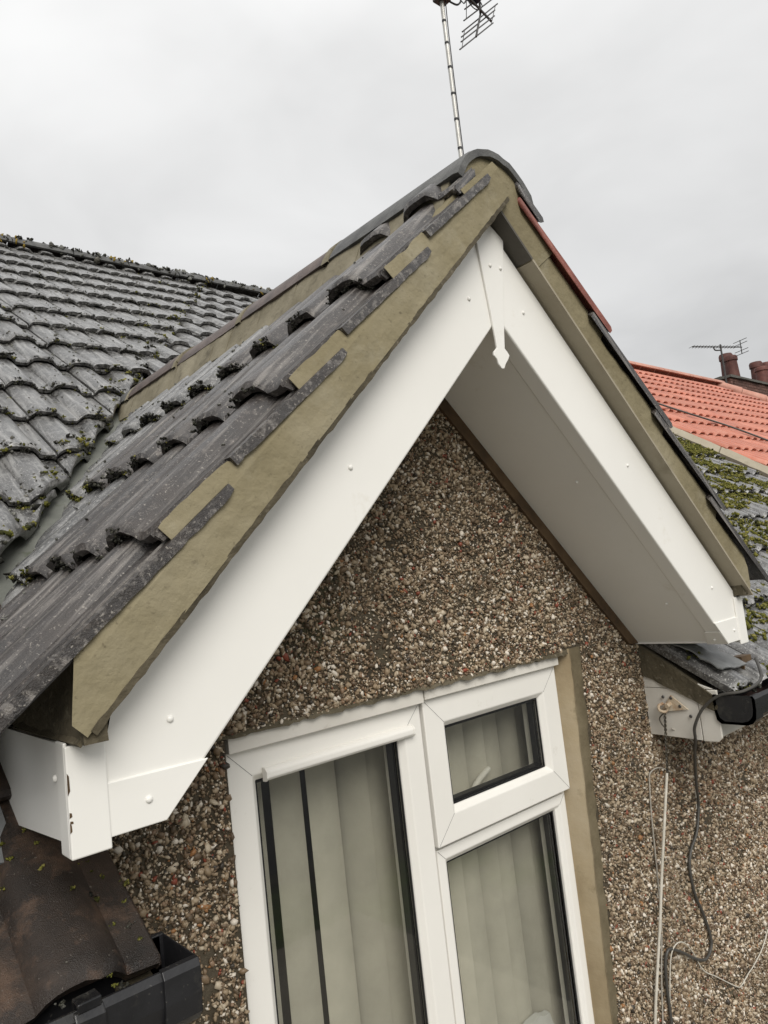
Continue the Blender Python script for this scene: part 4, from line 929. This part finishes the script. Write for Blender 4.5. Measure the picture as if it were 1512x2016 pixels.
for r_ in range(16):
    yt = 1.0+r_*.36*CM
    if yt > YR-.03: break
    for c in range(42):
        x = XP+.015+(c+1)*TW; o = Vector((x, yt, zmain(yt)+e0))-Vector(VM)*TL; M = frame(o, UM, VM, NM)
        pc = px((x-.16, yt, zmain(yt)+.1)); vis = pc[0] > 1215 and pc[1] > 690 and pc[0] < 1560 and x < 13.2
        fld.put(T_red, COARSE, M, [((XC, YR-.02, 0), (0, -1, 0)), ((XH, YR, 0), HN)], visible=vis)
fld.finish(tile_red); print('red tiles', fld.count)
x = XP+.02; i = 0
while x < XH-.1:
    ridge_tile('ridge_tile', x, x+.44, ridge_red, roof_n, .125, YR, zmain(YR)+e0+.03, 'x', 80+i, 18); x += .452; i += 1
H0, H1 = Vector((XH, YR, zmain(YR)+e0+.10)), Vector((XH+4.6, yE, zmain(yE)+e0+.10)); L_ = (H1-H0).length; k = 0
while k*.45 < L_-.4:
    a, b = H0.lerp(H1, k*.45/L_), H0.lerp(H1, (k*.45+.44)/L_); mb = MB(); mb.tube([a-Vector((0,0,.05)), b-Vector((0,0,.05))], [.09, .105], 10); link('hip_tile', mb.mesh('hip_tile', True), ridge_red, roof_n); k += 1
# pale mortar strip along the party line
k = 0; y = 1.0
while y < YR-.15:
    l = random.uniform(.6, .95); y2 = min(y+l-.01, YR-.1); mb = MB()
    gridface(mb, [(XP-.045, y, zmain(y)+.050), (XP-.045, y2, zmain(y2)+.050), (XP+.02, y2, zmain(y2)+e0+.058), (XP+.02, y, zmain(y)+e0+.058)], 12, 3, (.01, 0, -.05), .008, 9, k, .006)
    link('party_mortar', mb.mesh('party_mortar', True), mortar_lt if False else under_m, roof_n); y += l; k += 1
# cable lying over the red tiles
cable('roof_cable', [(7.0, 3.9, zmain(3.9)+.17), (7.3, 3.6, zmain(3.6)+.16), (7.7, 3.2, zmain(3.2)+.165), (7.9, 2.75, zmain(2.75)+.16), (8.2, 2.3, zmain(2.3)+.16)], .010, cordg_m, 'black cable lying across the orange-red roof', 'cable')
# ------------------------------------------------------------------ chimney stack far right
ch = thing('chimney_stack', (19.6, 7.6, -5), 'brown brick chimney stack with red clay pots behind the orange-red roof', 'chimney')
cx0, cx1, cy0, cy1, czt = 17.7, 21.4, 7.2, 8.2, 3.95
mb = MB().box((cx0+.012, cy0+.012, -5), (cx1-.012, cy1-.012, czt)); link('core', mb.mesh('core'), mortar_dk, ch)
bx = MB().box((0, 0, 0), (.215, .10, .065)).mesh('brick'); bx.materials.append(brick_m)
for r_ in range(13):
    z = czt-.075*(r_+1)
    for face in (0, 1):
        L = (cx1-cx0) if face == 0 else (cy1-cy0); k = 0; q = -(.1125 if r_ % 2 else 0)
        while q < L-.05:
            if face == 0 and q < 2.6: M = Matrix.Translation((cx0+max(q, 0), cy0, z))
            elif face == 1: M = Matrix.Translation((cx0, cy0+.101+max(q, 0)+.215, z)) @ Matrix.Rotation(-math.pi/2, 4, 'Z')
            else: q += .225; continue
            if face == 1 and q+.3 > L: break
            o = bpy.data.objects.new('brick', bx); COL.objects.link(o); o.parent = ch; o.location = M.to_translation()-Vector(BASE['chimney_stack']); o.rotation_euler = M.to_euler(); q += .225
mb = MB(); gridface(mb, [(cx0-.06, cy0-.06, czt), (cx1+.06, cy0-.06, czt), (cx1-.2, cy0+.3, czt+.13), (cx0+.2, cy0+.3, czt+.13)], 30, 4, (0, .5, -.02), .03, 3, 1); mb.box((cx0-.05, cy0-.05, czt), (cx1+.05, cy1+.05, czt+.06))
link('flaunching', wobble(mb, .02, 3).mesh('flaunching'), moss_dark, ch)
for x, y, h in ((18.25, 7.35, .62), (18.62, 7.6, .80), (20.05, 7.35, .55), (20.42, 7.6, .80), (20.8, 7.5, .8)):
    mb = MB(); P = [(x, y, czt+.02), (x, y, czt+h*.8), (x, y, czt+h*.81), (x, y, czt+h*.95), (x, y, czt+h)]; mb.tube(P, [.165, .14, .165, .165, .145], 18); link('chimney_pot', mb.mesh('chimney_pot', True), pot_m, ch)
# aerial on that chimney
ar = thing('television_aerial', (17.45, 7.2, 3.3), 'small distant television aerial beside the brick chimney', 'aerial', None)
mb = MB(); mb.tube([(17.45, 7.2, 3.2), (17.45, 7.2, 4.72)], .022, 8); link('mast', mb.mesh('mast'), darkmetal, ar)
bo = Vector((1.0, -.38, 0)).normalized(); A = Vector((17.45, 7.2, 4.66))-bo*.86; B = Vector((17.45, 7.2, 4.66))+bo*.66
mb = MB(); mb.tube([A, B], .013, 6); link('boom', mb.mesh('boom'), darkmetal, ar)
for k in range(16):
    p = A.lerp(B, k/17); mb = MB(); e = Vector((.38, 1, 0)).normalized()*.10; mb.tube([p-e, p+e], .0055, 5); link('element', mb.mesh('element'), darkmetal, ar)
mb = MB(); p = A.lerp(B, .98)
for h in (-.16, -.08, .08, .16): e = Vector((.38, 1, 0)).normalized()*.2; mb.tube([p+Vector((0, 0, h))-e, p+Vector((0, 0, h))+e], .008, 5)
mb.tube([p+Vector((0, 0, -.17)), p+Vector((0, 0, .17))], .012, 6); link('reflector', mb.mesh('reflector'), darkmetal, ar)
mb = MB(); mb.tube(spline([(17.45, 7.2, 4.60)-0*bo if False else Vector((17.45, 7.2, 4.58)), Vector((17.45, 7.2, 4.58))-bo*.18+Vector((0, 0, .0)), Vector((17.45, 7.2, 4.66))-bo*.22], 6), .016, 6); link('cradle', mb.mesh('cradle'), darkmetal, ar)
# ------------------------------------------------------------------ tall aerial behind the dormer ridge
MX, MY = 4.895, 4.0
ta = thing('television_aerial', (MX, MY, zmain(MY)), 'tall television aerial on a pale taped mast behind the dormer ridge', 'aerial')
mb = MB(); mb.tube([(MX-.01, MY, zmain(MY)), (MX+.03, MY, 5.75)], .0195, 14); link('mast', mb.mesh('mast', True), steel_m, ta)
for z in (2.4, 2.7, 3.0, 3.28, 3.55, 3.81, 4.09, 4.34, 4.60, 4.84, 5.06, 5.27):
    x = MX-.01+.04*(z-1.6)/4.15; mb = MB(); mb.tube([(x, MY, z-.012), (x, MY, z+.012)], .0208, 14); link('tape_band', mb.mesh('tape_band', True), tape_m, ta)
mb = MB(); mb.tube(spline([(MX+.02, MY-.02, 2.0), (MX+.032, MY-.014, 3.2), (MX+.040, MY-.012, 4.2), (MX+.050, MY-.012, 4.9), (MX+.045, MY-.03, 5.3)], 8), .005, 6); link('lead_cable', mb.mesh('lead_cable', True), tape_m, ta)
mb = MB(); mb.box((MX-.06, MY-.03, zmain(MY)+.04), (MX+.05, MY+.03, zmain(MY)+.12)); link('base_bracket', mb.mesh('base_bracket'), darkmetal, ta, bevel=.004)
def rod(name, segs, r, m=darkmetal):
    mb = MB()
    for a, b in segs: mb.tube([a, b], r, 6)
    return link(name, mb.mesh(name, True), m, ta)
lower = [((5.067, 3.98, 4.832), (5.738, 4.05, 5.453)), ((5.126, 4.0, 4.948), (5.806, 4.07, 5.576)), ((5.166, 4.02, 5.028), (5.855, 4.09, 5.676)), ((5.215, 4.04, 5.117), (5.93, 4.10, 5.79))]
upper = [((5.21, 4.0, 5.202), (5.97, 4.06, 5.91)), ((5.22, 3.98, 5.31), (5.98, 4.04, 6.02)), ((5.21, 3.96, 5.41), (5.97, 4.02, 6.12)), ((5.20, 3.94, 5.50), (5.96, 4.0, 6.21))]
for rods in (lower, upper):
    mb = MB()
    for a, b in rods: mb.tube([a, b], .0075, 6)
    for t_ in (.06, .94): mb.tube([Vector(rods[0][0]).lerp(Vector(rods[0][1]), t_), Vector(rods[-1][0]).lerp(Vector(rods[-1][1]), t_)], .004, 5)
    link('reflector', mb.mesh('reflector'), darkmetal, ta)
rod('strut', [((5.365, 4.0, 5.106), (5.549, 4.05, 5.461)), ((5.549, 4.05, 5.461), (5.50, 4.0, 5.60)), ((5.50, 4.0, 5.60), (5.53, 3.98, 5.80))], .011)
C0, C1 = Vector((5.753, 4.08, 5.50)), Vector((3.95, 3.6, 5.24)); bd = (C1-C0).normalized()
rod('boom', [(C0, C1)], .013)
for k in range(11):
    p = C0.lerp(C1, .28+.062*k); e = Vector((.145, .02, .195)).normalized()*(.155-.004*k); rod('element', [(p-e, p+e)], .005)
p = Vector((5.385, 3.98, 5.53)); mb = MB(); mb.box((p.x-.075, p.y-.05, p.z-.055), (p.x+.06, p.y+.05, p.z+.10)); link('junction_box', wobble(mb, .012, 9).mesh('junction_box'), bluebox_m, ta, bevel=.015)
mb = MB(); mb.tube(spline([(5.27, 3.97, 5.47), (5.272, 3.96, 5.396), (5.34, 3.96, 5.36), (5.418, 3.96, 5.385), (5.485, 3.97, 5.46), (5.468, 3.98, 5.52)], 8), .0055, 6)
mb.tube(spline([(4.955, 3.96, 5.26), (5.067, 3.95, 5.262), (5.13, 3.95, 5.32), (5.147, 3.96, 5.37), (5.14, 3.98, 5.43)], 8), .009, 6)
mb.tube(spline([(5.16, 3.97, 5.45), (5.13, 3.95, 5.36), (5.18, 3.95, 5.33), (5.24, 3.95, 5.40)], 8), .005, 6); link('loop_cable', mb.mesh('loop_cable', True), tape_m, ta)
mb = MB(); mb.box((MX-.045, MY-.06, 5.255), (MX+.09, MY+.05, 5.33)); link('mast_clamp', mb.mesh('mast_clamp'), darkmetal, ta, bevel=.006)
